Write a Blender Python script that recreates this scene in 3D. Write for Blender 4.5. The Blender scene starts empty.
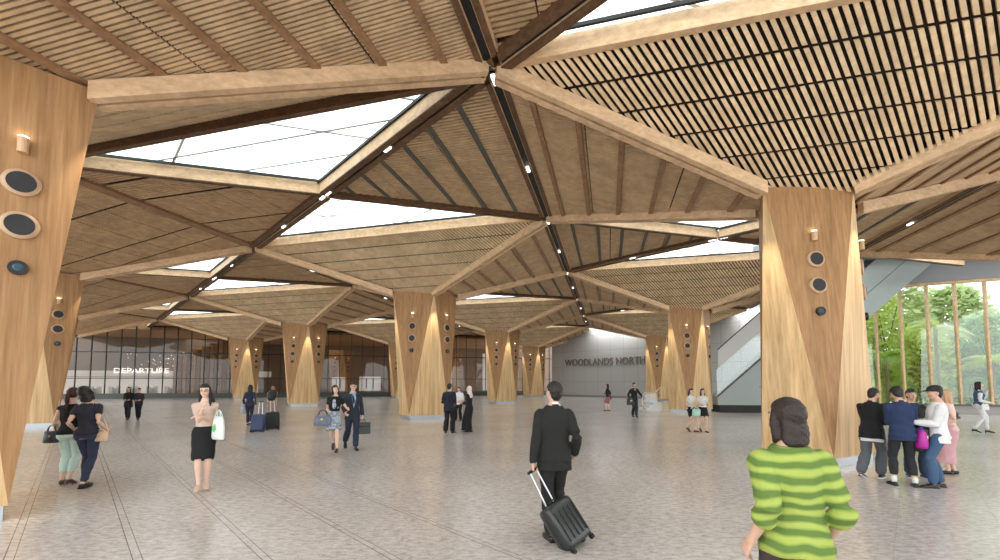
import bpy, math, random
import numpy as np
from mathutils import Vector, Matrix
R = math.radians
random.seed(7)
scene = bpy.context.scene
col = scene.collection

# ---------------------------------------------------------------- camera, sky, exposure
F_PX = 417.6
cam_d = bpy.data.cameras.new('camera'); cam = bpy.data.objects.new('camera', cam_d); col.objects.link(cam)
cam_d.sensor_width = 36.0; cam_d.lens = F_PX / 1000 * 36; cam_d.shift_y = (358.7 - 280) / 1000
cam_d.clip_end = 400; cam_d.clip_start = 0.05
cam.location = (0, 0, 1.7)
cam.rotation_euler = (R(90) + 0.056, 0, 0)
scene.camera = cam
world = bpy.data.worlds.new('sky'); scene.world = world; world.use_nodes = True
bg = world.node_tree.nodes['Background']
bg.inputs[0].default_value = (0.93, 0.97, 1.0, 1); bg.inputs[1].default_value = 1.75
vs = scene.view_settings
vs.view_transform = 'Standard'; vs.look = 'None'; vs.exposure = 1.05; vs.gamma = 1; vs.use_curve_mapping = False
scene.cycles.max_bounces = 8; scene.cycles.diffuse_bounces = 5; scene.cycles.glossy_bounces = 3
scene.cycles.transmission_bounces = 6; scene.cycles.transparent_max_bounces = 12
scene.cycles.caustics_reflective = False; scene.cycles.caustics_refractive = False
scene.cycles.sample_clamp_indirect = 6

# ---------------------------------------------------------------- helpers
def new_mat(name):
    m = bpy.data.materials.new(name); m.use_nodes = True
    return m, m.node_tree, m.node_tree.nodes['Principled BSDF']

MATS = {}
def plain(name, c, rough=0.6, metal=0.0, noise=0.0, scale=30, emit=0, spec=None, bump=0.0):
    if name in MATS: return MATS[name]
    m, nt, p = new_mat(name)
    p.inputs['Base Color'].default_value = (*c, 1); p.inputs['Roughness'].default_value = rough; p.inputs['Metallic'].default_value = metal
    if spec is not None: p.inputs['Specular IOR Level'].default_value = spec
    tc = nt.nodes.new('ShaderNodeTexCoord'); n = nt.nodes.new('ShaderNodeTexNoise'); n.inputs['Scale'].default_value = scale
    nt.links.new(tc.outputs['Object'], n.inputs['Vector'])
    if noise:
        r = nt.nodes.new('ShaderNodeMapRange'); r.inputs['To Min'].default_value = 1 - noise; r.inputs['To Max'].default_value = 1 + noise
        mx = nt.nodes.new('ShaderNodeVectorMath'); mx.operation = 'SCALE'; mx.inputs[0].default_value = c
        nt.links.new(n.outputs['Fac'], r.inputs[0]); nt.links.new(r.outputs[0], mx.inputs['Scale']); nt.links.new(mx.outputs[0], p.inputs['Base Color'])
    if bump:
        b = nt.nodes.new('ShaderNodeBump'); b.inputs['Strength'].default_value = bump; b.inputs['Distance'].default_value = 0.01
        nt.links.new(n.outputs['Fac'], b.inputs['Height']); nt.links.new(b.outputs[0], p.inputs['Normal'])
    if emit:
        p.inputs['Emission Color'].default_value = (*c, 1); p.inputs['Emission Strength'].default_value = emit
    MATS[name] = m; return m

def wood(name, dark, light, stretch=(14, 14, 0.5), rough=0.55, plank=0, contrast=(0.35, 0.7)):
    """timber: long grain streaks plus a broad tonal figure"""
    if name in MATS: return MATS[name]
    m, nt, p = new_mat(name); L = nt.links
    tc = nt.nodes.new('ShaderNodeTexCoord'); mp = nt.nodes.new('ShaderNodeMapping'); mp.inputs['Scale'].default_value = stretch
    L.new(tc.outputs['Object'], mp.inputs['Vector'])
    n = nt.nodes.new('ShaderNodeTexNoise'); n.inputs['Scale'].default_value = 1.6; n.inputs['Detail'].default_value = 6; n.inputs['Roughness'].default_value = .62
    L.new(mp.outputs[0], n.inputs['Vector'])
    cr = nt.nodes.new('ShaderNodeValToRGB'); cr.color_ramp.elements[0].position = contrast[0]; cr.color_ramp.elements[1].position = contrast[1]
    cr.color_ramp.elements[0].color = (*dark, 1); cr.color_ramp.elements[1].color = (*light, 1)
    L.new(n.outputs['Fac'], cr.inputs[0])
    n2 = nt.nodes.new('ShaderNodeTexNoise'); n2.inputs['Scale'].default_value = 0.5; n2.inputs['Detail'].default_value = 2
    L.new(mp.outputs[0], n2.inputs['Vector'])
    r = nt.nodes.new('ShaderNodeMapRange'); r.inputs['From Min'].default_value = .3; r.inputs['From Max'].default_value = .7; r.inputs['To Min'].default_value = .86; r.inputs['To Max'].default_value = 1.12
    L.new(n2.outputs['Fac'], r.inputs[0])
    mx = nt.nodes.new('ShaderNodeVectorMath'); mx.operation = 'SCALE'
    L.new(cr.outputs[0], mx.inputs[0]); L.new(r.outputs[0], mx.inputs['Scale']); L.new(mx.outputs[0], p.inputs['Base Color'])
    p.inputs['Roughness'].default_value = rough; p.inputs['Specular IOR Level'].default_value = .3
    MATS[name] = m; return m

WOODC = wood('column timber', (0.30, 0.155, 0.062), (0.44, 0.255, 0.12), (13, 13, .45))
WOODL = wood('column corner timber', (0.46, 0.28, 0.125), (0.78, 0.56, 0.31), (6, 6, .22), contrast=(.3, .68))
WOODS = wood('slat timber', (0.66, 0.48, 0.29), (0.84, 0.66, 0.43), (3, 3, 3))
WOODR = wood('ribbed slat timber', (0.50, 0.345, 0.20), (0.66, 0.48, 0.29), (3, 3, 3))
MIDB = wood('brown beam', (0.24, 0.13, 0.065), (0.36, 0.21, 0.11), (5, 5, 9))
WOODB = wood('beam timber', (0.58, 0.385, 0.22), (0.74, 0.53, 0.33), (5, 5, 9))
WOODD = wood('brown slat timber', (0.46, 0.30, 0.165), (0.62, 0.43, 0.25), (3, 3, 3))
SHADEB = wood('shaded beam timber', (0.10, 0.05, 0.024), (0.17, 0.095, 0.05), (5, 5, 9))  # beam timber with shade put into the colour: undersides, panel sides, rear rims
BACK = plain('panel backing', (0.030, 0.016, 0.008), .9)
BLACK = plain('black channel', (0.006, 0.006, 0.006), .6)
GREYRIB = plain('grey rib', (0.085, 0.085, 0.07), .6)
METAL = plain('plinth metal', (0.42, 0.45, 0.48), .35, .6)
MULL = plain('dark mullion', (0.03, 0.03, 0.03), .4, .5)
CONC = plain('grey wall panel', (0.36, 0.35, 0.335), .5, noise=.08, scale=3)
LIT = plain('lamp face', (1, .97, .9), .5, emit=6)

def mesh_obj(name, verts, faces, mats, parent=None, midx=None, smooth=False):
    me = bpy.data.meshes.new(name); me.from_pydata([tuple(v) for v in verts], [], faces)
    if not isinstance(mats, (list, tuple)): mats = [mats]
    for m in mats: me.materials.append(m)
    if midx is not None: me.polygons.foreach_set('material_index', midx)
    if smooth: me.polygons.foreach_set('use_smooth', [True] * len(me.polygons))
    me.update()
    o = bpy.data.objects.new(name, me); col.objects.link(o)
    if parent is not None: o.parent = parent
    return o

class MB:
    """collects solids and links them as one mesh object"""
    def __init__(s): s.v = []; s.f = []; s.m = []
    def add(s, v, f, mi=0):
        b = len(s.v); s.v += [tuple(map(float, p)) for p in v]; s.f += [tuple(b + i for i in q) for q in f]; s.m += [mi] * len(f); return s
    def box(s, x0, x1, y0, y1, z0, z1, mi=0):
        v = [(x0, y0, z0), (x1, y0, z0), (x1, y1, z0), (x0, y1, z0), (x0, y0, z1), (x1, y0, z1), (x1, y1, z1), (x0, y1, z1)]
        return s.add(v, [(0, 3, 2, 1), (4, 5, 6, 7), (0, 1, 5, 4), (1, 2, 6, 5), (2, 3, 7, 6), (3, 0, 4, 7)], mi)
    def bar(s, A, B, w, h, off=0.0, top=0.0, mi=0):
        """box from A to B, w wide (horizontal), hanging h below the line A-B raised by top, moved sideways by off"""
        A = Vector(A); B = Vector(B); d = (B - A); n = Vector((d.y, -d.x, 0)).normalized()
        v = []
        for P in (A, B):
            for sx, z in ((-1, top), (1, top), (1, top - h), (-1, top - h)):
                v.append(P + n * (off + sx * w / 2) + Vector((0, 0, z)))
        return s.add(v, [(0, 1, 2, 3), (7, 6, 5, 4), (0, 4, 5, 1), (1, 5, 6, 2), (2, 6, 7, 3), (3, 7, 4, 0)], mi)
    def prism(s, poly, dz, mi=0):
        """closed prism from a 3-D polygon and an offset vector"""
        n = len(poly); v = list(poly) + [Vector(p) + Vector(dz) for p in poly]
        f = [tuple(range(n))[::-1], tuple(range(n, 2 * n))] + [(i, (i + 1) % n, n + (i + 1) % n, n + i) for i in range(n)]
        return s.add(v, f, mi)
    def cyl(s, A, B, r0, r1=None, n=12, mi=0):
        r1 = r0 if r1 is None else r1
        A = Vector(A); B = Vector(B); t = (B - A).normalized(); e = t.orthogonal().normalized(); g = t.cross(e)
        v = []
        for P, r in ((A, r0), (B, r1)):
            for k in range(n):
                a = 2 * math.pi * k / n; v.append(P + (e * math.cos(a) + g * math.sin(a)) * r)
        f = [tuple(range(n))[::-1], tuple(range(n, 2 * n))] + [(i, (i + 1) % n, n + (i + 1) % n, n + i) for i in range(n)]
        return s.add(v, f, mi)
    def tube(s, pts, r, n=8, mi=0):
        v, f = loft(pts, [(r, r)] * len(pts), n=n, dome=False); return s.add(v, f, mi)
    def build(s, name, mats, parent=None, smooth=False):
        return mesh_obj(name, s.v, s.f, mats, parent, s.m, smooth)

def loft(pts, radii, ref=(1, 0, 0), n=12, dome=True):
    """closed tube of elliptical rings; radii = (along ref, across ref)"""
    P = [Vector(p) for p in pts]; rad = [tuple(r) if isinstance(r, (tuple, list)) else (r, r) for r in radii]
    if dome:
        t0 = (P[0] - P[1]).normalized(); t1 = (P[-1] - P[-2]).normalized()
        m0 = min(rad[0]); m1 = min(rad[-1])
        P = [P[0] + t0 * m0 * .85, P[0] + t0 * m0 * .5] + P + [P[-1] + t1 * m1 * .5, P[-1] + t1 * m1 * .85]
        rad = [(rad[0][0] * .45, rad[0][1] * .45), (rad[0][0] * .83, rad[0][1] * .83)] + rad + [(rad[-1][0] * .83, rad[-1][1] * .83), (rad[-1][0] * .45, rad[-1][1] * .45)]
    v = []; ref = Vector(ref)
    for i, p in enumerate(P):
        t = (P[min(i + 1, len(P) - 1)] - P[max(i - 1, 0)]).normalized()
        e = ref - t * ref.dot(t)
        if e.length < 1e-3: e = t.orthogonal()
        e.normalize(); g = t.cross(e)
        for k in range(n):
            a = 2 * math.pi * k / n; v.append(p + e * (math.cos(a) * rad[i][0]) + g * (math.sin(a) * rad[i][1]))
    N = len(P)
    f = [tuple(range(n))[::-1], tuple(range((N - 1) * n, N * n))]
    for i in range(N - 1):
        for k in range(n):
            f.append((i * n + k, i * n + (k + 1) % n, (i + 1) * n + (k + 1) % n, (i + 1) * n + k))
    return v, f

def ellipsoid(c, r, rot=None, nu=16, nv=10):
    v = []; f = []; c = Vector(c)
    for j in range(nv + 1):
        th = math.pi * (j + .001) / (nv + .002)
        for i in range(nu):
            ph = 2 * math.pi * i / nu
            p = Vector((math.sin(th) * math.cos(ph) * r[0], math.sin(th) * math.sin(ph) * r[1], math.cos(th) * r[2]))
            if rot is not None: p = rot @ p
            v.append(c + p)
    for j in range(nv):
        for i in range(nu):
            f.append((j * nu + i, (j + 1) * nu + i, (j + 1) * nu + (i + 1) % nu, j * nu + (i + 1) % nu))
    f.append(tuple(range(nu))); f.append(tuple(range(nv * nu, (nv + 1) * nu))[::-1])
    return v, f

def empty(name, loc=(0, 0, 0), rz=0.0):
    o = bpy.data.objects.new(name, None); col.objects.link(o); o.location = loc; o.rotation_euler = (0, 0, rz); o.empty_display_size = .2
    return o
def tag(o, label=None, cat=None, group=None, kind=None):
    if label: o['label'] = label
    if cat: o['category'] = cat
    if group: o['group'] = group
    if kind: o['kind'] = kind
    return o
def copy_tree(o, parent=None):
    c = o.copy(); col.objects.link(c); c.parent = parent
    for ch in [x for x in KIDS.get(o.name, [])]: copy_tree(ch, c)
    return c
KIDS = {}
def note_kids(o):
    KIDS[o.name] = list(o.children)
    for c in o.children: note_kids(c)

# ---------------------------------------------------------------- the column lattice
O2 = Vector((7.0, 9.5)); LA = Vector((3.741, 14.391)); LB = Vector((LA.x * .5 - LA.y * .8660254, LA.x * .8660254 + LA.y * .5)); LC = LA - LB
ZC, ZJ = 5.87, 7.62
def W(i, j): return O2 + LA * i + LB * j
def J3(v, z=ZJ): return Vector((v.x, v.y, z))
DA, DB, DC = LA.normalized(), LB.normalized(), LC.normalized()
U105 = Vector((DA.y, -DA.x))       # level direction at right angles to the a-axis
P_, Q_, R_, S_ = Vector((-1.36, -.76)), Vector((.55, -.8)), Vector((1.47, .24)), Vector((-.72, .42))
FB, RB, BB, LBt = Vector((-.46, -1.23)), Vector((1.20, -.33)), Vector((-.02, .68)), Vector((-1.17, -.10))

# ---------------------------------------------------------------- floor
def floor_material():
    m, nt, p = new_mat('granite floor'); L = nt.links; N = nt.nodes
    tc = N.new('ShaderNodeTexCoord')
    mp = N.new('ShaderNodeMapping'); mp.inputs['Rotation'].default_value = (0, 0, math.atan2(-DB.y, -DB.x) * -1)
    L.new(tc.outputs['Object'], mp.inputs['Vector'])
    # speckle
    n1 = N.new('ShaderNodeTexNoise'); n1.inputs['Scale'].default_value = 26; n1.inputs['Detail'].default_value = 6; n1.inputs['Roughness'].default_value = .75
    L.new(tc.outputs['Object'], n1.inputs['Vector'])
    mp2 = N.new('ShaderNodeMapping'); mp2.inputs['Scale'].default_value = (9, 20, 1); L.new(tc.outputs['Object'], mp2.inputs['Vector'])
    n3 = N.new('ShaderNodeTexNoise'); n3.inputs['Scale'].default_value = 1; n3.inputs['Detail'].default_value = 5; L.new(mp2.outputs[0], n3.inputs['Vector'])
    n2 = N.new('ShaderNodeTexNoise'); n2.inputs['Scale'].default_value = .55; n2.inputs['Detail'].default_value = 4; L.new(tc.outputs['Object'], n2.inputs['Vector'])
    ad = N.new('ShaderNodeMath'); ad.operation = 'MULTIPLY_ADD'; ad.inputs[1].default_value = .5; L.new(n1.outputs['Fac'], ad.inputs[0])
    ml = N.new('ShaderNodeMath'); ml.operation = 'MULTIPLY'; ml.inputs[1].default_value = .5; L.new(n3.outputs['Fac'], ml.inputs[0]); L.new(ml.outputs[0], ad.inputs[2])
    cr = N.new('ShaderNodeValToRGB'); e = cr.color_ramp.elements
    e[0].position = .33; e[0].color = (.30, .268, .250, 1); e[1].position = .66; e[1].color = (.70, .655, .625, 1)
    k = e.new(.48); k.color = (.52, .472, .44, 1)
    L.new(ad.outputs[0], cr.inputs[0])
    r2 = N.new('ShaderNodeMapRange'); r2.inputs['From Min'].default_value = .3; r2.inputs['From Max'].default_value = .7; r2.inputs['To Min'].default_value = .92; r2.inputs['To Max'].default_value = 1.08; L.new(n2.outputs['Fac'], r2.inputs[0])
    # joints: pairs of thin dark lines parallel to the b axis
    sep = N.new('ShaderNodeSeparateXYZ'); L.new(mp.outputs[0], sep.inputs[0])
    def lines(src, period, offset, width):
        a = N.new('ShaderNodeMath'); a.operation = 'ADD'; a.inputs[1].default_value = offset + 870.0 * period; L.new(src, a.inputs[0])
        b = N.new('ShaderNodeMath'); b.operation = 'MODULO'; b.inputs[1].default_value = period; L.new(a.outputs[0], b.inputs[0])
        c = N.new('ShaderNodeMath'); c.operation = 'LESS_THAN'; c.inputs[1].default_value = width; L.new(b.outputs[0], c.inputs[0]); return c.outputs[0]
    def mul(a, b):
        q = N.new('ShaderNodeMath'); q.operation = 'MULTIPLY'
        for i, s in enumerate((a, b)):
            if isinstance(s, float): q.inputs[i].default_value = s
            else: L.new(s, q.inputs[i])
        return q.outputs[0]
    def add(a, b):
        q = N.new('ShaderNodeMath'); q.operation = 'ADD'; q.use_clamp = True; L.new(a, q.inputs[0]); L.new(b, q.inputs[1]); return q.outputs[0]
    y = sep.outputs['Y']; x = sep.outputs['X']
    l1 = lines(y, .87, FLO, .0075); l2 = lines(y, .87, FLO - .068, .0075)
    # the paired joints run only through the band of floor by the left columns; elsewhere they are hairlines
    lt = N.new('ShaderNodeMath'); lt.operation = 'LESS_THAN'; lt.inputs[1].default_value = 2.6
    ay = N.new('ShaderNodeMath'); ay.operation = 'ADD'; ay.inputs[1].default_value = BAND; L.new(y, ay.inputs[0])
    ab = N.new('ShaderNodeMath'); ab.operation = 'ABSOLUTE'; L.new(ay.outputs[0], ab.inputs[0]); L.new(ab.outputs[0], lt.inputs[0])
    strong = mul(add(l1, l2), lt.outputs[0])
    faint = mul(add(lines(y, .87, FLO, .006), lines(x, .87, .2, .005)), .25)
    jn = add(mul(strong, .75), faint)
    mx = N.new('ShaderNodeVectorMath'); mx.operation = 'SCALE'; L.new(cr.outputs[0], mx.inputs[0]); L.new(r2.outputs[0], mx.inputs['Scale'])
    mix = N.new('ShaderNodeMix'); mix.data_type = 'RGBA'; L.new(jn, mix.inputs['Factor']); L.new(mx.outputs[0], mix.inputs['A']); mix.inputs['B'].default_value = (.10, .075, .06, 1)
    L.new(mix.outputs['Result'], p.inputs['Base Color'])
    rr = N.new('ShaderNodeMapRange'); rr.inputs['To Min'].default_value = .12; rr.inputs['To Max'].default_value = .27; L.new(n1.outputs['Fac'], rr.inputs[0]); L.new(rr.outputs[0], p.inputs['Roughness'])
    p.inputs['Specular IOR Level'].default_value = .5
    bp = N.new('ShaderNodeBump'); bp.inputs['Strength'].default_value = .025; bp.inputs['Distance'].default_value = .02; L.new(n3.outputs['Fac'], bp.inputs['Height']); L.new(bp.outputs[0], p.inputs['Normal'])
    return m
# perpendicular offsets (photo: -0.40, 0.45, 1.30, 2.22 m) measured along n = (DB.y, -DB.x)
FLO = 0.42; BAND = -0.9
fl = MB().box(-75, 60, -14, 75, -.3, 0).build('floor', floor_material()); tag(fl, kind='structure')

# ---------------------------------------------------------------- ceiling pieces (shared by every bay)
def clip(poly, n, d):
    """keep the part of a 2-D polygon where p.n >= d"""
    out = []
    for i in range(len(poly)):
        a, b = poly[i], poly[(i + 1) % len(poly)]
        da, db = a[0] * n[0] + a[1] * n[1] - d, b[0] * n[0] + b[1] * n[1] - d
        if da >= 0: out.append(a)
        if (da >= 0) != (db >= 0):
            t = da / (da - db); out.append((a[0] + (b[0] - a[0]) * t, a[1] + (b[1] - a[1]) * t))
    return out

def panel_mesh(name, pts, sdir, pitch, width, style, bdir=None):
    """slatted panel on the plane of pts (3-4 corners). sdir = horizontal direction the slats climb in"""
    pts = [Vector(p) for p in pts]
    n = (pts[2] - (pts[0] + pts[1]) / 2).cross(pts[3] - (pts[0] + pts[1]) / 2) if len(pts) == 4 else (pts[1] - pts[0]).cross(pts[2] - pts[0])
    n.normalize()
    if n.z < 0: n = -n
    c = (pts[2] + pts[3]) / 2 if len(pts) == 4 else sum(pts, Vector()) / 3
    s3 = Vector((sdir.x, sdir.y, 0)); u = (s3 - n * s3.dot(n)).normalized(); v = n.cross(u)
    # horizontal-footprint coordinates keep all bays in step
    poly = [((p - c).dot(u), (p - c).dot(v)) for p in pts]
    to3 = lambda q, h: c + u * q[0] + v * q[1] + n * h
    mb = MB()
    if len(pts) == 4:      # dark backing board, carried in over the column head
        a0, a1 = pts[0] + (pts[0] - pts[3]).normalized() * .45, pts[1] + (pts[1] - pts[2]).normalized() * .45
        ext = [Vector((a0.x, a0.y, ZC - .02)), Vector((a1.x, a1.y, ZC - .02)), pts[2], pts[3]]
    else: ext = pts
    mb.prism([p + Vector((0, 0, .11)) for p in ext], (0, 0, .03), 1)
    if len(pts) == 4:
        g0, g1 = pts[0].lerp(pts[1], -.1), pts[0].lerp(pts[1], 1.1)
        poly = [((p - c).dot(u), (p - c).dot(v)) for p in (pts[0] + (pts[0] - pts[3]).normalized() * .25, pts[1] + (pts[1] - pts[2]).normalized() * .25, pts[2], pts[3])]
    b2 = (1.0, 0.0)
    if bdir is not None:      # bands and ribs run across bdir, not across the slats
        b3 = Vector((bdir.x, bdir.y, 0)); b3 = (b3 - n * b3.dot(n)).normalized(); b2 = (b3.dot(u), b3.dot(v))
    proj = lambda q: q[0] * b2[0] + q[1] * b2[1]
    vmin = min(q[1] for q in poly); vmax = max(q[1] for q in poly); umin = min(proj(q) for q in poly); umax = max(proj(q) for q in poly)
    k = 0; y = math.floor(vmin / pitch) * pitch
    ucuts = []
    if style == 'wide': band, gap = (umax - umin) / 6.0, .06
    elif style in ('rib', 'flatrib'): band, gap = 2.2, .03
    else: band, gap = 1.03, .03
    vgap = 1.06 if style == 'grid' else None
    while y < vmax:
        if vgap is None or (y % vgap) > pitch * .9:
            st = clip(clip(poly, (0, 1), y), (0, -1), -(y + width))
            if len(st) >= 3:
                x0 = umin
                while x0 < umax:
                    x1 = min(x0 + band, umax + 1)
                    q = clip(clip(st, b2, x0 + gap * .5), (-b2[0], -b2[1]), -(x1 - gap * .5)) if band < 90 else st
                    if len(q) >= 3: mb.prism([to3(a, 0.0) for a in q], n * .045, 0)
                    x0 = x1 if band < 90 else umax + 1
        y += pitch
    if style == 'rib' or style == 'flatrib':
        pass
    o = mb.build(name, [SLATM[style], BACK])
    me = o.data
    # ribs
    ob2 = None
    if style in ('rib', 'flatrib'):
        rb = MB(); x = math.ceil((umin + .3) / 1.07) * 1.07; w = .12
        x = umin + .8
        if style == 'rib':
            while x < umax:
                q = clip(clip(poly, b2, x - w / 2), (-b2[0], -b2[1]), -(x + w / 2))
                if len(q) >= 3: rb.prism([to3(a, -.05) for a in q], n * .06)
                x += .93
        else:
            # slats run along u; ribs run across them at 90 degrees
            while x < umax:
                q = clip(clip(poly, b2, x - w / 2), (-b2[0], -b2[1]), -(x + w / 2))
                if len(q) >= 3: rb.prism([to3(a, -.03) for a in q], n * .04)
                x += .93
        if rb.v: ob2 = rb.build('rib', MIDB if style == 'rib' else GREYRIB)
    return o, ob2
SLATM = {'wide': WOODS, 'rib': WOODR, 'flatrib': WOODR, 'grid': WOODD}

def T(v, z): return Vector((v.x, v.y, z))
jA, jB, jC = LA / 2, LB / 2, LC / 2      # junctions at 15, -45 and 75 degrees
LIB = {}
U45 = Vector((math.sin(R(45)), math.cos(R(45)))); U91 = Vector((math.sin(R(91)), math.cos(R(91))))
def lib(key, pts, sdir, pitch, width, style, bdir=None):
    o, r = panel_mesh('slatted_panel', pts, sdir, pitch, width, style, bdir)
    col.objects.unlink(o)
    if r is not None: col.objects.unlink(r)
    LIB[key] = (o, r)
# wide faces look down the a axis; narrow faces look across it
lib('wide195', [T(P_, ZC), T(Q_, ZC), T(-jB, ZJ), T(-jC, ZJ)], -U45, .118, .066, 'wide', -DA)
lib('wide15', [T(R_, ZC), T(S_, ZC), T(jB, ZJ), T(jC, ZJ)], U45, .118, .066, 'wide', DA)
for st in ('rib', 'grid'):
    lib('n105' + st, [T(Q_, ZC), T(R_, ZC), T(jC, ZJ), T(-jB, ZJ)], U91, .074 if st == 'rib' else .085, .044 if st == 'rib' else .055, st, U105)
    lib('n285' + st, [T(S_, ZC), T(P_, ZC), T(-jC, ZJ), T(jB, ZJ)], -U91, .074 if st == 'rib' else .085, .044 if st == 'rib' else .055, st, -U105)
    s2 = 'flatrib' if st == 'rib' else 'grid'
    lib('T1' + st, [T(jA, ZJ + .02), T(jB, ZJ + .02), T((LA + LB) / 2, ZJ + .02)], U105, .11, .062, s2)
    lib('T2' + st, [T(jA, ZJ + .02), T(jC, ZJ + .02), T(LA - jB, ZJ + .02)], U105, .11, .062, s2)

def spoke(A, B):
    """two edge beams with a dark slot between, from a column corner up to a roof junction"""
    mb = MB(); A = T(A, ZC); B = T(B, ZJ); d = (B - A); B = A + d * .985
    A = A + d.normalized() * .03
    mb.bar(A, B, .13, .27, -.095, .06); mb.bar(A, B, .13, .27, .095, .06); mb.bar(A, B, .07, .10, 0, .06, 1)
    return mb
def ridge(A, B, kind, cen):
    """beams along a roof fold; cen = centre of the flat panel the fold borders"""
    mb = MB(); n = Vector((B.y - A.y, A.x - B.x)); sg = 1 if (cen - A).dot(n) > 0 else -1    # + = panel side
    A = T(A, ZJ); B = T(B, ZJ); d = (B - A).normalized(); A = A + d * .1; B = B - d * .1
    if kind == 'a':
        for o_ in (-.155, .155): mb.bar(A, B, .15, .34, o_, .27); mb.bar(A, B, .11, .03, o_, -.07, 2)  # thin underside strips in the shade-coloured timber
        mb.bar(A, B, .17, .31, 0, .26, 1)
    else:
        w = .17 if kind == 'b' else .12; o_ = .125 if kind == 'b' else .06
        mb.bar(A, B, w, .37, -sg * o_, .27, 0); mb.bar(A, B, w, .37, sg * o_, .27, 2); mb.bar(A, B, w * .96, .03, -sg * o_, -.10, 2)  # panel-side board and underside strip carry painted shade
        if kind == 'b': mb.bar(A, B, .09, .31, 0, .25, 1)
    return mb
def keep(key, mb, name, mats):
    o = mb.build(name, mats); col.objects.unlink(o); LIB[key] = (o, None)
keep('s_p', spoke(P_, -jC), 'spoke_beam', [WOODB, BLACK]); keep('s_q', spoke(Q_, -jB), 'spoke_beam', [WOODB, BLACK])
keep('s_r', spoke(R_, jC), 'spoke_beam', [WOODB, BLACK]); keep('s_s', spoke(S_, jB), 'spoke_beam', [WOODB, BLACK])
RM = [WOODB, BLACK, SHADEB]; T1C = (LA + LB) / 3; T2C = (LA + LA - LB) / 3
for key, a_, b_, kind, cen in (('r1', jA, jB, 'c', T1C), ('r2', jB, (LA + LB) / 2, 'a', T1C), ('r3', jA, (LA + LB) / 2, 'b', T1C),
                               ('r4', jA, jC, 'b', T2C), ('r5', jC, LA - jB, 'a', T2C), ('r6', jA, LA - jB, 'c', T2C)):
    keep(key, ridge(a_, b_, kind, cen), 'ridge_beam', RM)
mb = MB(); a_, b_ = jB, (LA + LB) / 2; mb.bar(T(a_, ZJ), T(b_, ZJ), .42, .34, 0, .27); keep('r9', mb, 'ridge_beam', [MIDB])
def rim(A, B, drop=0.0):
    mb = MB(); A = T(A, ZJ); B = T(B, ZJ); d = (B - A).normalized(); A = A + d * .12; B = B - d * .12
    mb.bar(A, B, .14, .35 + drop, 0, .27); return mb
keep('rim195', rim(-jC, -jB), 'rim_beam', [WOODB, BLACK]); keep('rim15', rim(jB, jC, .16), 'rim_beam', [SHADEB, BLACK])  # rear rim is coloured dark to stand for its unlit side
def bay(i, j, facets='all', T1='rib', T2='rib', n105='rib', n285='rib', ridges=(1, 2, 3, 4, 5, 6)):
    w = W(i, j); root = empty('ceiling', (w.x, w.y, 0)); tag(root, kind='structure')
    keys = []
    if facets == 'all': keys += ['wide195', 'wide15', 'n105' + n105, 'n285' + n285, 's_p', 's_q', 's_r', 's_s', 'rim195', 'rim15']
    if T1: keys.append('T1' + T1)
    if T2: keys.append('T2' + T2)
    keys += ['r%d' % k for k in ridges]
    for k in keys:
        o, r = LIB[k]
        c = o.copy(); col.objects.link(c); c.parent = root
        if r is not None:
            d = r.copy(); col.objects.link(d); d.parent = c
    return root
BAYS = {}
cells = [(-2, 2), (-2, 3), (-1, 0), (-1, 1), (-1, 2), (-1, 3), (-1, 4), (0, -1), (0, 0), (0, 1), (0, 2), (0, 3), (1, -1), (1, 0), (1, 1), (1, 2), (2, 0), (2, 1)]
for (i, j) in cells:
    kw = {}
    if i == -1: kw['T1'] = 'grid'; kw['ridges'] = (1, 9, 3, 4, 5, 6) if j >= 1 else (1, 2, 3, 4, 5, 6)
    if i < 0 and j >= 2: kw.update(T2='grid', n105='grid', n285='grid')
    if (i, j) in ((0, 3), (1, 2)): kw.update(T1=None, ridges=(1, 4, 5, 6))
    if (i, j) in ((2, 0), (2, 1)): kw.update(T1=None, T2=None, ridges=(1, 4))
    if (i, j) == (1, -1): kw.update(T2=None, T1=None, ridges=(1,))
    if (i, j) == (-1, 4): kw.update(T1=None, ridges=(1, 4, 5, 6))
    bay(i, j, **kw)

# ---------------------------------------------------------------- skylights
def glass_mat(name='clear glass', tint=(.96, .99, .98), refl=.06, rough=0.0):
    m = bpy.data.materials.new(name); m.use_nodes = True; nt = m.node_tree; nt.nodes.clear()
    o = nt.nodes.new('ShaderNodeOutputMaterial'); t = nt.nodes.new('ShaderNodeBsdfTransparent'); g = nt.nodes.new('ShaderNodeBsdfGlossy'); mx = nt.nodes.new('ShaderNodeMixShader')
    t.inputs[0].default_value = (*tint, 1); g.inputs['Roughness'].default_value = rough; mx.inputs[0].default_value = refl
    nt.links.new(t.outputs[0], mx.inputs[1]); nt.links.new(g.outputs[0], mx.inputs[2]); nt.links.new(mx.outputs[0], o.inputs[0])
    return m
GLASS = glass_mat(refl=.03)
GLASSD = glass_mat('tinted glass', (.80, .77, .74), .025)
GLASSG = glass_mat('green glass', (.93, .97, .93), .06)
BARS = plain('pale glazing bar', (.8, .8, .8), .5)
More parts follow.
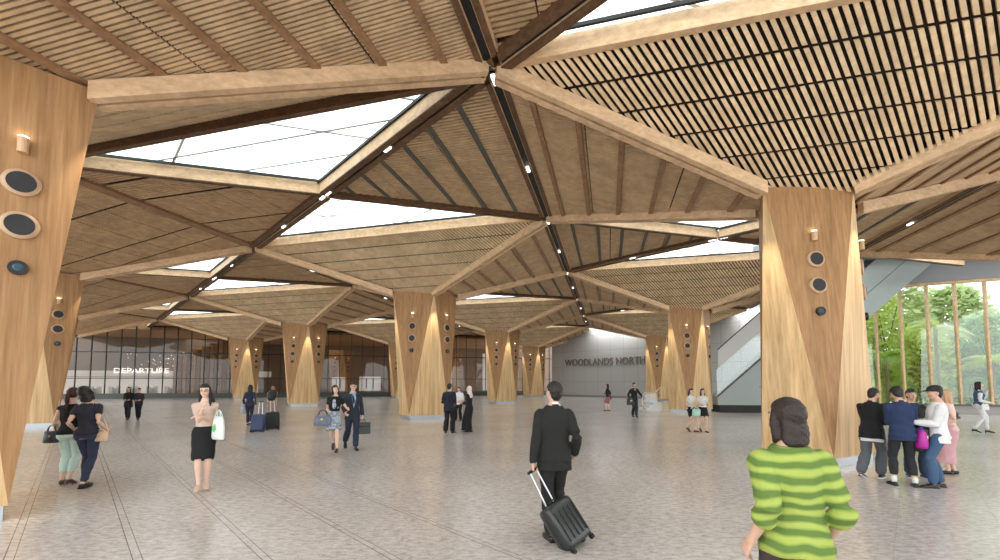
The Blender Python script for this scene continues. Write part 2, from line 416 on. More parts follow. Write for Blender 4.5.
def skylight(center, vs_, label):
    root = empty('skylight', (center.x, center.y, ZJ)); tag(root, label, 'skylight', 'triangular skylights in the timber ceiling')
    L = [T(v, .27) for v in vs_]
    g = MB(); g.prism(L, (0, 0, .02)); g.build('glass_pane', GLASS, root)
    b = MB()
    def seg(p, q, w=.06): b.bar(p, q, w, .05, 0, .09)
    # long bars parallel to each side, crossing bars between
    A, B, C = L
    for t in (.28, .56):
        seg(A.lerp(B, t), A.lerp(C, t))
    for t in (.33, .62): seg(B.lerp(A, t), B.lerp(C, t))
    for t in (.45,): seg(C.lerp(A, t), C.lerp(B, t))
    b.build('glazing_bars', BARS, root)
    f = MB()
    cen = (A + B + C) / 3
    for p, q in ((A, B), (B, C), (C, A)):
        nrm = Vector((q.y - p.y, p.x - q.x, 0)).normalized(); sgn = 1 if (cen - p).dot(nrm) > 0 else -1
        f.bar(p, q, .05, .07, sgn * .24, .0)
    f.build('frame', BLACK, root)
    return root
NAMES = {}
SKY_LABELS = {
 (0, 0, 195): 'large triangular skylight at the top edge, in front of the big right column',
 (-1, 1, 15): 'largest triangular skylight beside the big left column, its long edges in dark beams',
 (0, 1, 195): 'wide triangular skylight just in front of the column left of centre',
 (0, 0, 15): 'small skylight sliver directly behind the big right column',
 (1, 0, 195): 'triangular skylight over the dotted panel of the column behind the big right one',
 (1, 1, 195): 'narrow skylight strip between the centre left column and the one left of the suited man',
 (-1, 2, 15): 'small triangular skylight left of the dark diagonal slot, behind the largest one',
 (0, 2, 195): 'skylight strip above the column standing behind the walking couple',
 (-1, 3, 15): 'smaller skylight further along the dark diagonal slot, third from the front',
 (0, 3, 195): 'skylight strip above the farthest column in front of the departure glass wall'}
for (i, j) in cells:
    w = W(i, j)
    if (i, j) not in ((-2, 2), (-2, 3)):
        skylight(w, [-jC, -jA, -jB], SKY_LABELS.get((i, j, 195), 'triangular skylight among the far ceiling bays, seen almost edge on'))
    if (i, j) not in ((2, 0), (2, 1), (1, -1)):
        skylight(w, [jC, jA, jB], SKY_LABELS.get((i, j, 15), 'triangular skylight behind a funnel bay, seen almost edge on'))

# ---------------------------------------------------------------- columns
def lerp2(a, b, t): return a + (b - a) * t
def make_column():
    root = empty('timber_column')
    top = [T(p, ZC) for p in (P_, Q_, R_, S_)]; bot = [T(p, .19) for p in (FB, RB, BB, LBt)]
    v = top + bot; f = []; mi = []
    for k in range(4):
        f.append((k, (k + 1) % 4, 4 + k)); mi.append(0)                     # speaker faces, narrowing downwards
        f.append(((k + 1) % 4, 4 + (k + 1) % 4, 4 + k)); mi.append(1)       # corner faces, widening downwards
    f.append((3, 2, 1, 0)); mi.append(0); f.append((4, 5, 6, 7)); mi.append(0)
    f = [q[::-1] for q in f]
    mesh_obj('shaft', v, f, [WOODC, WOODL], root, mi)
    # thin dark joints along the folds
    jm = MB()
    pl = MB()
    b = [T(p * .93, 0) for p in (FB, RB, BB, LBt)]; pl.prism(b, (0, 0, .19)); pl.build('plinth', METAL, root)
    for k in (0, 1):
        a, bq, c = top[k], top[(k + 1) % 4], bot[k]
        nrm = (bq - a).cross(c - a).normalized()
        if nrm.dot((a + bq) / 2 - Vector((0, 0, (a.z + bq.z) / 2))) < 0: nrm = -nrm
        def at(z):
            t = (ZC - z) / (ZC - .19); m = (a + bq) / 2; return m + (c - m) * t
        p = at(4.76)
        m1 = MB(); m1.cyl(p + nrm * .045 - Vector((0, 0, .11)), p + nrm * .045 + Vector((0, 0, .09)), .055, n=14); m1.cyl(p + nrm * .045 + Vector((0, 0, .09)), p + nrm * .045 + Vector((0, 0, .10)), .05, n=14, mi=1)
        m1.build('wall_light', [plain('light housing', (.62, .40, .22), .4), LIT], root)
        for z in (4.26, 3.70):
            p = at(z); s = MB()
            s.cyl(p - nrm * .02, p + nrm * .035, .185, .175, 28, 0); s.cyl(p + nrm * .035, p + nrm * .055, .175, .14, 28, 0)
            sp = s.build('speaker', [plain('speaker ring', (.50, .33, .20), .4)], root)
            g = MB(); g.cyl(p + nrm * .05, p + nrm * .062, .138, .13, 28); g.build('grille', plain('speaker grille', (.015, .015, .017), .5, bump=.5, scale=200), sp)
        p = at(3.15); s = MB(); s.cyl(p - nrm * .02, p + nrm * .05, .095, .088, 20)
        cm = s.build('camera_dome', plain('camera housing', (.012, .013, .015), .25), root)
        g = MB(); g.cyl(p + nrm * .05, p + nrm * .065, .05, .035, 14); g.build('lens', plain('lens blue', (.05, .09, .13), .08), cm)
    return root
proto = make_column(); note_kids(proto)
COLS = [
 ((-1, 1), 'huge timber column cut off by the left edge of the picture, two large speakers'),
 ((0, 0), 'large timber column right of centre behind the green shirted walker'),
 ((0, 1), 'timber column left of centre beside the group of three in dark clothes'),
 ((-1, 2), 'timber column half hidden behind the huge left column, above two walking women'),
 ((0, 2), 'timber column behind the walking couple, black rucksack wearer at its left'),
 ((0, 3), 'small timber column behind the woman with long hair and blue suitcase'),
 ((1, 0), 'timber column behind the two girls in white tops, grey stair at its right'),
 ((1, 1), 'timber column just left of the suited man with the trolley case'),
 ((2, 1), 'smaller timber column at the left end of the grey name wall'),
 ((2, 0), 'timber column at the right end of the name wall letters beside the white steps'),
 ((1, 2), 'small far timber column just left of the centre left column'),
 ((0, 4), 'dim timber column behind the departure glass, left of the small timber column'),
 ((1, 3), 'dim timber column behind the glass above the couple with linked arms'),
 ((2, 2), 'dim timber column behind the glass, right of the centre left column'),
 ((-1, 3), 'far timber column in line behind the left columns, almost hidden'),
 ((1, -1), 'timber column beyond the right edge in front of the garden window')]
first = True
for (ij, lab) in COLS:
    c = proto if first else copy_tree(proto); first = False
    w = W(*ij) + Vector((.1 if ij == (-1, 1) else .15 if ij == (-1, 2) else 0, 0)); c.location = (w.x, w.y, 0); tag(c, lab, 'column', 'folded timber columns', 'thing')
# small spot lamps under the beam ends wash the column corners
def wash(x, y, z, tx, ty, tz, power=60, ang=38):
    ld = bpy.data.lights.new('column_wash', 'SPOT'); ld.energy = power; ld.spot_size = R(ang); ld.spot_blend = .9; ld.color = (1, .86, .64); ld.shadow_soft_size = .04
    o = bpy.data.objects.new('column_wash', ld); col.objects.link(o); o.location = (x, y, z)
    o.rotation_euler = (Vector((tx, ty, tz)) - Vector((x, y, z))).to_track_quat('-Z', 'Y').to_euler()
WASH = 165
for ij in [(-1, 1), (0, 0), (0, 1), (-1, 2), (0, 2), (0, 3), (1, 0), (1, 1), (2, 1), (2, 0), (1, 2)]:
    w = W(*ij)
    for cn, (b1, b2) in ((P_, (LBt, FB)), (Q_, (FB, RB)), (R_, (RB, BB))):
        if ij != (-1, 1) and ij != (-1, 2) and cn is R_: continue
        o = cn * 1.27; m = (b1 + b2) / 2
        wash(w.x + o.x, w.y + o.y, ZC - .30, w.x + m.x * 1.0, w.y + m.y * 1.0, 1.6, WASH)
# ---------------------------------------------------------------- little square lamps in the roof slots
def slot_lamp(p, d, n3=3):
    mb = MB()
    for k in range(n3):
        c = p + Vector((d.x, d.y)) * ((k - (n3 - 1) / 2) * .10)
        nn = Vector((d.y, -d.x))
        q = [c + Vector(d) * sx * .032 + nn * sy * .038 for sx, sy in ((-1, -1), (1, -1), (1, 1), (-1, 1))]
        mb.prism([T(a, ZJ - .13) for a in q], (0, 0, .05))
    o = mb.build('slot_lamp', plain('slot lamp face', (1, 1, 1), .5, emit=1.2)); tag(o, 'row of small square lamps set in a ceiling slot', 'ceiling lamp', 'small lamps in the ceiling slots')
for (i, j) in [(-1, 1), (0, 1), (0, 0), (1, 0), (-1, 2), (0, 2), (1, 1)]:
    w = W(i, j)
    for A, B, d in (((jB, (LA + LB) / 2, DA),) if i >= 0 else ()) + ((jC, LA - jB, DA), (jA, jC, DB), (jA, (LA + LB) / 2, DB)):
        for t in (.03, .5): slot_lamp(w + lerp2(A, B, t), d)

# ---------------------------------------------------------------- departure glass wall (far left)
def wline(p0, d, length):  # helper frame: origin, unit dir, normal toward camera
    d = Vector(d).normalized(); return Vector(p0), d, Vector((d.y, -d.x))
GW0, GWD, GWN = wline((-62, 53.5 - .2757 * 62), (1, .2757), 1)
def wl(s, off=0, z=0): p = GW0 + GWD * s + GWN * off; return Vector((p.x, p.y, z))
LEN = 72.0; HW = 9.0
gw = empty('window_1', wl(0)); tag(gw, kind='structure')
def kid(mb, name, mat, par, smooth=False):
    o = mb.build(name, mat, par, smooth); o.matrix_parent_inverse = Matrix.Translation(-Vector(par.location)) if par.rotation_euler.z == 0 else (Matrix.Translation(par.location) @ Matrix.Rotation(par.rotation_euler.z, 4, 'Z')).inverted(); return o
def wbox(mb, s0, s1, o0, o1, z0, z1, mi=0):
    q = [wl(s0, o0, z0), wl(s1, o0, z0), wl(s1, o1, z0), wl(s0, o1, z0)]; return mb.prism(q, (0, 0, z1 - z0), mi)
m = MB(); wbox(m, 0, LEN, -.01, .01, .55, HW); kid(m, 'glass_pane', GLASSD, gw)
s = .4; k = 0
while s < LEN:
    m = MB(); wbox(m, s - .024, s + .024, -.08, .08, .5, HW)
    if k < 95: kid(m, 'mullion', MULL, gw)
    s += 1.24; k += 1
m = MB(); wbox(m, 0, LEN, -.05, .08, 4.72, 4.82); kid(m, 'transom', MULL, gw)
m = MB(); wbox(m, 0, LEN, -.05, .08, 2.05, 2.11); kid(m, 'transom', MULL, gw)
m = MB(); wbox(m, 0, LEN, -.12, .20, 0, .55); kid(m, 'kerb', plain('dark kerb', (.06, .065, .055), .5), gw)
# what stands behind the glass
back = MB(); wbox(back, 0, LEN + 16, -16, -15.8, 0, 9); o = back.build('wall_back', plain('warm brown lining', (.30, .23, .18), .6, noise=.1, scale=2)); tag(o, kind='structure')
m = MB(); wbox(m, 0, 31, -10.2, -9.8, 2.4, 7.2); o = m.build('wall_bulkhead', plain('grey brown bulkhead', (.22, .19, .17), .6)); tag(o, kind='structure')
m = MB(); wbox(m, 0, LEN, -15.8, -.2, 7.2, 7.5); o = m.build('ceiling_lobby', WOODB); tag(o, kind='structure')
m = MB(); wbox(m, 0, 36.5, -6.0, -5.8, 2.32, 3.0); o = m.build('sign_fascia', plain('white fascia', (.75, .75, .74), .5, emit=.12)); tag(o, 'long white fascia board under the departure letters behind the glass', 'fascia')
m = MB(); wbox(m, 0, 33.5, -12.0, -11.8, .0, 2.3); o = m.build('wall_ticket', plain('pale ticket wall', (.78, .78, .76), .5, emit=.25)); tag(o, kind='structure')
fins = empty('fin_screen', wl(38.5, -3)); tag(fins, 'screen of tall timber fins stepping up behind the glass', 'screen')
for k in range(14):
    m = MB(); s0 = 27.4 + k * .44; wbox(m, s0, s0 + .34, -3.1 - .1 * (k % 3), -2.9, .3, min(6.9, 4.6 + (k // 2) * .38)); kid(m, 'fin', WOODC if k % 2 else WOODD, fins)
for k, (s0, w_, h_) in enumerate([(43.8, 1.5, 2.3), (47.0, 2.6, 2.4), (52.2, 2.4, 2.3), (56.5, 2.2, 3.0), (63, 3.4, 5.6)]):
    m = MB(); wbox(m, s0, s0 + w_, -4.2, -3.9, .6, h_); wbox(m, s0 + w_ * .3, s0 + w_ * .36, -3.9, -3.85, .9, h_ * .9, 1); wbox(m, s0 + w_ * .62, s0 + w_ * .68, -3.9, -3.85, .9, h_ * .9, 1)
    o = m.build('display_panel', [plain('white display panel', (.8, .82, .84), .4, emit=.25), plain('panel mark', (.12, .12, .13), .5)])
    tag(o, ['small white panel behind the glass by the small timber column', 'white panel behind the glass under the brown rucksack wearer', 'white panel behind the glass left of the couple',
            'white panel behind the glass right of the couple', 'tall pale blue lit panel behind the glass right of the centre left column'][k], 'display panel')
gate = empty('ticket_gate', wl(20, -4.5)); tag(gate, 'grey ticket gate in the row behind the glass', 'ticket gate', 'ticket gates in a row behind the glass')
m = MB(); m.box(-.14, .14, -.7, .7, 0, 1.0); m.box(-.16, .16, -.8, -.5, .9, 1.12); m.build('cabinet', plain('gate metal', (.6, .62, .62), .35, .2), gate)
m = MB(); m.box(.14, .55, -.03, .03, .35, 1.25); m.box(-.55, -.14, -.03, .03, .35, 1.25); m.build('flap', plain('gate flap', (.72, .8, .8), .2), gate)
note_kids(gate)
for k in range(13):
    g = gate if k == 0 else copy_tree(gate); p = wl(12.5 + k * 1.75, -4.5); g.location = p; g.rotation_euler.z = math.atan2(GWD.y, GWD.x)
def letters(name, text, p, d, size, mat, label, depth=.06, fit=None):
    cu = bpy.data.curves.new(name, 'FONT'); cu.body = text; cu.size = size; cu.extrude = depth / 2; cu.align_x = 'LEFT'
    tmp = bpy.data.objects.new(name, cu); col.objects.link(tmp)
    dg = bpy.context.evaluated_depsgraph_get(); me = bpy.data.meshes.new_from_object(tmp.evaluated_get(dg)); bpy.data.objects.remove(tmp)
    me.materials.clear(); me.materials.append(mat)
    o = bpy.data.objects.new(name, me); col.objects.link(o)
    xs = [v.co.x for v in me.vertices]; wdt = max(xs) - min(xs)
    if fit:
        for v in me.vertices: v.co.x *= fit / wdt
    o.location = p; o.rotation_euler = (R(90), 0, math.atan2(d.y, d.x)); tag(o, label, 'sign lettering'); return o
o = letters('departure_lettering', 'DEPARTURE', wl(20.4, -5.72, 2.75), GWD, .80, plain('white lit letters', (.95, .95, .93), .4, emit=.8), 'white capital letters reading DEPARTURE on the fascia behind the glass', fit=5.3)
# specks of light on the bulkhead
sp = MB(); rnd = random.Random(3)
for k in range(70):
    s0 = 19.5 + rnd.random() * 12; z0 = 3.4 + rnd.random() * 2.0; sp.prism([wl(s0, -9.75, z0), wl(s0 + .06, -9.75, z0), wl(s0 + .06, -9.70, z0), wl(s0, -9.70, z0)], (0, 0, .06))
o = sp.build('light_specks', plain('speck lamp', (1, .97, .9), .5, emit=1.5)); tag(o, 'cloud of tiny hanging lights behind the departure glass', 'lights', kind='stuff')
# lobby lamps behind the glass (warm)
for s0 in (14, 28, 42, 56):
    ld = bpy.data.lights.new('lobby_lamp', 'AREA'); ld.energy = 110; ld.size = 6; ld.color = (1, .86, .7)
    o = bpy.data.objects.new('lobby_lamp', ld); col.objects.link(o); o.location = wl(s0, -6.5, 7.1)

# ---------------------------------------------------------------- grey name wall
NW0, NWD = Vector((6.6, 51.5)), Vector((10.59, -10.44)).normalized(); NWN = Vector((NWD.y, -NWD.x))
def nl(s, off=0, z=0): p = NW0 + NWD * s + NWN * off; return Vector((p.x, p.y, z))
def panel_wall_mat():
    m, nt, p = new_mat('jointed grey wall'); N = nt.nodes; L = nt.links
    tc = N.new('ShaderNodeTexCoord'); sx = N.new('ShaderNodeSeparateXYZ'); L.new(tc.outputs['Object'], sx.inputs[0])
    br = N.new('ShaderNodeTexBrick'); cb = N.new('ShaderNodeCombineXYZ'); L.new(sx.outputs['X'], cb.inputs['X']); L.new(sx.outputs['Z'], cb.inputs['Y']); L.new(cb.outputs[0], br.inputs['Vector'])
    br.offset = 0; br.inputs['Scale'].default_value = 1; br.inputs['Brick Width'].default_value = 1.6; br.inputs['Row Height'].default_value = 1.75; br.inputs['Mortar Size'].default_value = .016
    br.inputs['Color1'].default_value = (.40, .39, .375, 1); br.inputs['Color2'].default_value = (.43, .42, .40, 1); br.inputs['Mortar'].default_value = (.24, .235, .23, 1)
    L.new(br.outputs['Color'], p.inputs['Base Color']); p.inputs['Roughness'].default_value = .5
    return m
PW = panel_wall_mat()
m = MB(); m.box(0, 27, -.3, 0, 0, 9.2); o = m.build('wall_name', PW); o.location = nl(0); o.rotation_euler.z = math.atan2(NWD.y, NWD.x); tag(o, kind='structure')
m = MB(); m.box(0, 27, -.34, -.3, 0, .22); o = m.build('baseboard_name', plain('dark skirting', (.2, .2, .19), .5)); o.location = nl(0); o.rotation_euler.z = math.atan2(NWD.y, NWD.x); tag(o, kind='structure')
# NWD x up -> normal facing the camera is +NWN ; wall front plane sits at off=+0.3
letters('name_lettering', 'WOODLANDS NORTH', nl(2.0, .36, 3.60), NWD, 1.12, plain('bronze letters', (.16, .13, .11), .35, .6), 'bronze capital letters reading WOODLANDS NORTH on the grey wall', depth=.08, fit=10.0)
ld = bpy.data.lights.new('wall_washer', 'AREA'); ld.shape = 'RECTANGLE'; ld.size = 26; ld.size_y = .25; ld.energy = 420; ld.color = (.95, .97, 1)
o = bpy.data.objects.new('wall_washer', ld); col.objects.link(o); o.location = nl(13, 1.3, 7.9)
o.rotation_euler = (nl(13, .3, 4.5) - nl(13, 1.3, 7.9)).to_track_quat('-Z', 'Y').to_euler()
# align long side of the lamp with the wall
zax = (nl(13, 1.3, 7.9) - nl(13, .3, 4.5)).normalized(); xax = Vector((NWD.x, NWD.y, 0)); yax = zax.cross(xax)
o.rotation_euler = Matrix((xax, yax, zax)).transposed().to_euler()

# ---------------------------------------------------------------- garden window wall (right)
RW0, RWD = Vector((17.0, 25.72)), Vector((4.8, -2.15)).normalized(); RWN = Vector((RWD.y, -RWD.x))
def rl(s, off=0, z=0): p = RW0 + RWD * s + RWN * off; return Vector((p.x, p.y, z))
def rbox(mb, s0, s1, o0, o1, z0, z1, mi=0):
    return mb.prism([rl(s0, o0, z0), rl(s1, o0, z0), rl(s1, o1, z0), rl(s0, o1, z0)], (0, 0, z1 - z0), mi)
gw = empty('window_2', rl(0)); tag(gw, kind='structure')
m = MB(); rbox(m, 0, 24, -.01, .01, .52, 7.1); kid(m, 'glass_pane', GLASSG, gw)
RWS = [4.9, 6.0, 7.13, 8.27, 9.45, 10.6, 11.8, 13.0, 14.2, 15.4, 3.75, 2.6, 1.4, 16.6, 17.8]
for s in RWS:
    m = MB(); rbox(m, s - .045, s + .045, -.10, .12, .5, 7.1); kid(m, 'mullion', WOODB, gw)
m = MB(); rbox(m, 0, 24, -.2, .3, .44, .52); rbox(m, 0, 24, -.12, .12, 7.02, 7.16, 1); kid(m, 'window_sill', [plain('dark sill', (.10, .08, .07), .4), WOODB], gw)
m = MB(); rbox(m, 0, 24, -.15, .22, 0, .44); o = m.build('wall_right', plain('grey dado', (.33, .31, .29), .5)); tag(o, kind='structure')
m = MB(); rbox(m, -1, 24, -.2, .2, 7.16, 10.5); rbox(m, 1, 24, .2, 3.2, 8.4, 8.8); o = m.build('wall_bulkhead_right', plain('grey bulkhead', (.27, .28, .29), .6)); tag(o, kind='structure')

# ---------------------------------------------------------------- escalator with glass side
ES0, ESD = Vector((12.2, 23.5)), Vector((math.sin(R(97)), math.cos(R(97)))); ESN = Vector((ESD.y, -ESD.x))
SL = .90
def el(s, off, z): p = ES0 + ESD * s + ESN * off; return Vector((p.x, p.y, z))
es = empty('escalator', el(0, 0, 0)); tag(es, 'long grey escalator rising to the right behind the big right column', 'escalator')
def eband(mb, s0, s1, o0, o1, za, zb, mi=0):
    """sloped band: heights za..zb measured at s=0, rising with SL"""
    q = [el(s0, o0, za + SL * s0), el(s1, o0, za + SL * s1), el(s1, o0, zb + SL * s1), el(s0, o0, zb + SL * s0)]
    off = el(0, o1, 0) - el(0, o0, 0); mb.prism(q, off, mi)
CLAD = plain('grey green cladding', (.30, .34, .32), .4, noise=.05, scale=2)
m = MB()
# lower side: from the ground up the slope
q = [el(0, 0, .42), el(2.6, 0, .42), el(13.5, 0, .42 + SL * 10.9), el(13.5, 0, .9 + SL * 13.5), el(0, 0, .9)]
m.prism(q, el(0, -1.1, 0) - el(0, 0, 0)); kid(m, 'side_cladding', CLAD, es)
m = MB(); m.prism([el(.1, .0, 0), el(2.9, .0, 0), el(2.9, .0, .42), el(.1, .0, .42)], el(0, -1.2, 0) - el(0, 0, 0)); kid(m, 'base', BLACK, es)
m = MB(); eband(m, .0, 13.5, .02, .05, .86, .95); kid(m, 'edge_strip', plain('dark strip', (.03, .03, .03), .4), es)
m = MB(); eband(m, 2.2, 13.5, .0, .012, -.6, -.575); kid(m, 'panel_joint', BLACK, es)
m = MB(); eband(m, 0, 13.5, -.05, -.03, .95, 2.40); kid(m, 'balustrade', glass_mat('balustrade glass', (.80, .86, .85), .10, .05), es)
m = MB(); eband(m, .1, 13.5, -.08, .0, 3.42, 3.48); kid(m, 'handrail', BLACK, es)
m = MB(); eband(m, .1, 13.5, -.10, -.02, 2.40, 3.42); kid(m, 'parapet', plain('pale parapet', (.50, .50, .48), .5), es)
# ---------------------------------------------------------------- low white steps with a rail by the name wall column
st = empty('entrance_steps', (8.98, 25.2, 0)); tag(st, 'low white steps with a pale handrail beside the column right of the name wall', 'steps')
m = MB()
for k in range(3): m.box(-.42 + .2 * k, .52, -.6, .6, .17 * k, .17 * (k + 1))
m.build('treads', plain('white stone', (.78, .78, .76), .4), st)
m = MB(); m.tube([(-.48, -.58, .0), (-.62, -.58, .35), (-.62, -.58, .85), (-.48, -.58, 1.08), (.12, -.58, 1.08), (.5, -.58, 1.42)], .03)
m.build('handrail', plain('brushed rail', (.75, .66, .56), .3, .5), st)
m = MB(); m.box(-.50, .45, -.59, -.575, .53, 1.0); m.build('rail_glass', glass_mat('rail glass', (.85, .88, .9), .1), st)

# ---------------------------------------------------------------- garden outside
m = MB(); rbox(m, 3.2, 34, -14, -.3, -.2, .03); o = m.build('ground', plain('garden soil', (.16, .24, .07), .9, noise=.3, scale=1)); tag(o, kind='structure')
def leaf_mat(name, c):
    if name in MATS: return MATS[name]
    m, nt, p = new_mat(name); N = nt.nodes; L = nt.links
    p.inputs['Base Color'].default_value = (*c, 1); p.inputs['Roughness'].default_value = .5
    tr = N.new('ShaderNodeBsdfTranslucent'); tr.inputs[0].default_value = (min(1, c[0] * 1.5), min(1, c[1] * 1.3), c[2], 1)
    mx = N.new('ShaderNodeMixShader'); mx.inputs[0].default_value = .45
    L.new(p.outputs[0], mx.inputs[1]); L.new(tr.outputs[0], mx.inputs[2]); L.new(mx.outputs[0], N['Material Output'].inputs[0])
    MATS[name] = m; return m
LEAF = [leaf_mat('bright leaf', (.34, .52, .15)), leaf_mat('mid leaf', (.25, .42, .18)), leaf_mat('pale leaf', (.48, .58, .34)), leaf_mat('yellow leaf', (.50, .62, .18))]
def palm(p, h, n, L_, mat, label, seed):
    rn = random.Random(seed); root = empty('palm', p); tag(root, label, 'palm', 'palms in the garden outside the window')
    m = MB(); m.tube([(0, 0, 0), (.05, .03, h * .5), (0, 0, h)], .09, 7); m.build('trunk', plain('palm trunk', (.25, .2, .13), .9), root)
    m = MB()
    for k in range(n):
        a = 2 * math.pi * k / n + rn.uniform(-.2, .2); el_ = rn.uniform(.1, 1.2); d = Vector((math.cos(a), math.sin(a), 0)); pr = None
        ll = L_ * rn.uniform(.8, 1.1)
        for s in range(13):
            t = s / 12; q = Vector((0, 0, h)) + d * (ll * t * math.cos(el_ * (1 - t * .3))) + Vector((0, 0, ll * (math.sin(el_) * t - .75 * t * t)))
            if pr is not None:
                ax = (q - pr).normalized(); sd = ax.cross(Vector((0, 0, 1))).normalized()
                lw = ll * .38 * math.sin(math.pi * min(1, t * .9 + .08))
                for sg in (-1, 1):
                    for e in (0, .5):
                        b0 = pr.lerp(q, e); tip = b0 + sd * sg * lw + ax * lw * .5 - Vector((0, 0, lw * .25))
                        b1 = b0 + ax * .05
                        m.add([b0, b1, tip], [(0, 1, 2)])
                m.add([pr - sd * .012, pr + sd * .012, q + sd * .012, q - sd * .012], [(0, 1, 2, 3)])
            pr = q
    m.build('fronds', mat, root)
def bush(p, r, h, mat, label, seed, n=900, big=.16):
    rn = random.Random(seed); root = empty('shrub', p); tag(root, label, 'shrub', 'leafy shrubs in the garden outside the window')
    m = MB()
    for k in range(n):
        th = rn.uniform(0, 2 * math.pi); u = rn.random(); z = h * (.05 + .95 * rn.random()); rr = r * math.sqrt(max(0, 1 - (z / h - .4) ** 2 / .45)) * rn.uniform(.7, 1.05)
        c = Vector((math.cos(th) * rr, math.sin(th) * rr, z)); a = Vector((rn.gauss(0, 1), rn.gauss(0, 1), rn.gauss(.3, .6))).normalized(); b = a.orthogonal().normalized()
        s = big * rn.uniform(.6, 1.4)
        m.add([c, c + a * s * .5 + b * s * .28, c + a * s, c + a * s * .5 - b * s * .28], [(0, 1, 2, 3)])
    m.build('foliage', mat, root)
    m = MB()
    for k in range(4): m.tube([(0, 0, 0), (rn.uniform(-.3, .3) * r, rn.uniform(-.3, .3) * r, h * .5), (rn.uniform(-.6, .6) * r, rn.uniform(-.6, .6) * r, h * .85)], .025, 5)
    m.build('stem', plain('shrub stem', (.2, .15, .09), .9), root)
rn = random.Random(11)
PL = ['broad palm fronds close behind the garden window glass', 'tall palm rising behind the shrubs outside the window']
for k, (s, off, h, L_, mi) in enumerate([(6.0, -2.2, 3.2, 1.7, 0), (8.4, -2.4, 4.9, 1.9, 2), (10.6, -2.2, 2.9, 1.8, 3), (12.9, -2.6, 4.2, 2.0, 1), (15.5, -2.4, 3.4, 1.9, 0)]):
    palm(rl(s, off, 0), h, 17, L_, LEAF[mi], PL[0] if h < 3.5 else PL[1], 100 + k)
for k in range(11):
    s = 4.9 + k * 1.45
    bush(rl(s, -.95, .03), .55, rn.uniform(1.2, 2.3), LEAF[rn.choice([0, 1, 2, 3])], 'low leafy shrub against the outside of the garden window', 200 + k, 520, .15)
for k in range(6):
    bush(rl(5.6 + k * 3.3, -5.8, .03), 1.5, rn.uniform(4.6, 6.6), LEAF[(k * 2 + 1) % 4], 'taller leafy shrub behind the palms outside', 300 + k, 3000, .34)
for k in range(4):
    bush(rl(12.3 + k * 5.6, -10.4, .03), 2.5, rn.uniform(8.4, 9.6), LEAF[(2, 1, 0, 2)[k]], 'tree high foliage at the back of the garden', 400 + k, 6500, .5)
bush(rl(9.0, -8.6, .03), 1.7, 9.3, LEAF[2], 'tree high foliage at the back of the garden', 450, 4200, .42)
bush(rl(6.6, -3.9, .03), .95, 7.6, LEAF[3], 'tall narrow bright leaved shrub near the escalator end of the window', 451, 2600, .30)
#PEOPLE#
# ---------------------------------------------------------------- people
SKIN = plain('skin', (.62, .38, .27), .55, noise=.05, scale=9)
SKIN2 = plain('pale skin', (.74, .50, .38), .55, noise=.05, scale=9)
HAIRB = plain('black hair', (.012, .009, .008), .55, noise=.5, scale=60, bump=.6)
HAIRR = plain('dark red brown hair', (.06, .02, .015), .55, noise=.5, scale=60, bump=.6)
HAIRD = plain('dark brown hair', (.022, .012, .008), .6, noise=.5, scale=60, bump=.6)
EYEW = plain('eye white', (.75, .73, .70), .3); EYED = plain('iris', (.02, .012, .01), .2); LIPS = plain('lips', (.42, .13, .11), .4)
_cloth = {}
def cloth(name, c, rough=.85): return plain('cloth ' + name, c, rough, noise=.14, scale=14, bump=.35)

def remesh(name, prims, mat, parent, voxel=.012, smooth=3, fold=0.0, fscale=9, seed=0, sc=1.0):
    """union of closed pieces -> one continuous smooth surface"""
    v = []; f = []
    for (pv, pf) in prims:
        b = len(v); v += [tuple(p) for p in pv]; f += [tuple(b + i for i in q) for q in pf]
    me = bpy.data.meshes.new('tmp'); me.from_pydata(v, [], f); o = bpy.data.objects.new('tmp', me); col.objects.link(o)
    m = o.modifiers.new('r', 'REMESH'); m.mode = 'VOXEL'; m.voxel_size = voxel
    if smooth:
        k = o.modifiers.new('s', 'SMOOTH'); k.factor = .5; k.iterations = smooth
    dg = bpy.context.evaluated_depsgraph_get(); me2 = bpy.data.meshes.new_from_object(o.evaluated_get(dg))
    bpy.data.objects.remove(o); bpy.data.meshes.remove(me)
    n = len(me2.vertices); co = np.zeros(n * 3, 'f'); me2.vertices.foreach_get('co', co); co = co.reshape(-1, 3)
    if fold:
        no = np.zeros(n * 3, 'f'); me2.vertices.foreach_get('normal', no); no = no.reshape(-1, 3)
        x, y, z = co.T * fscale + seed * 1.7
        d = np.sin(x * 1.3 + 2.1 * np.sin(z * .9 + y)) * np.sin(z * 2.1 + 1.5 * np.sin(x * 1.1)) + .6 * np.sin(z * 4.3 + x * 2 + y * 3)
        co = co + no * (d * fold)[:, None]
    co = co * sc
    me2.vertices.foreach_set('co', co.reshape(-1)); me2.materials.clear(); me2.materials.append(mat)
    me2.polygons.foreach_set('use_smooth', [True] * len(me2.polygons)); me2.update()
    me2.name = name; ob = bpy.data.objects.new(name, me2); col.objects.link(ob); ob.parent = parent
    return ob

def ik(a, b, l1, l2, pole):
    """middle joint of a two-bone chain from a to b"""
    a = Vector(a); b = Vector(b); d = b - a; L_ = min(d.length, (l1 + l2) * .998); dn = d.normalized()
    x = (l1 * l1 - l2 * l2 + L_ * L_) / (2 * L_); h = math.sqrt(max(0, l1 * l1 - x * x))
    p = Vector(pole); p = p - dn * p.dot(dn); p = p.normalized() if p.length > 1e-4 else dn.orthogonal().normalized()
    return a + dn * x + p * h, a + dn * L_

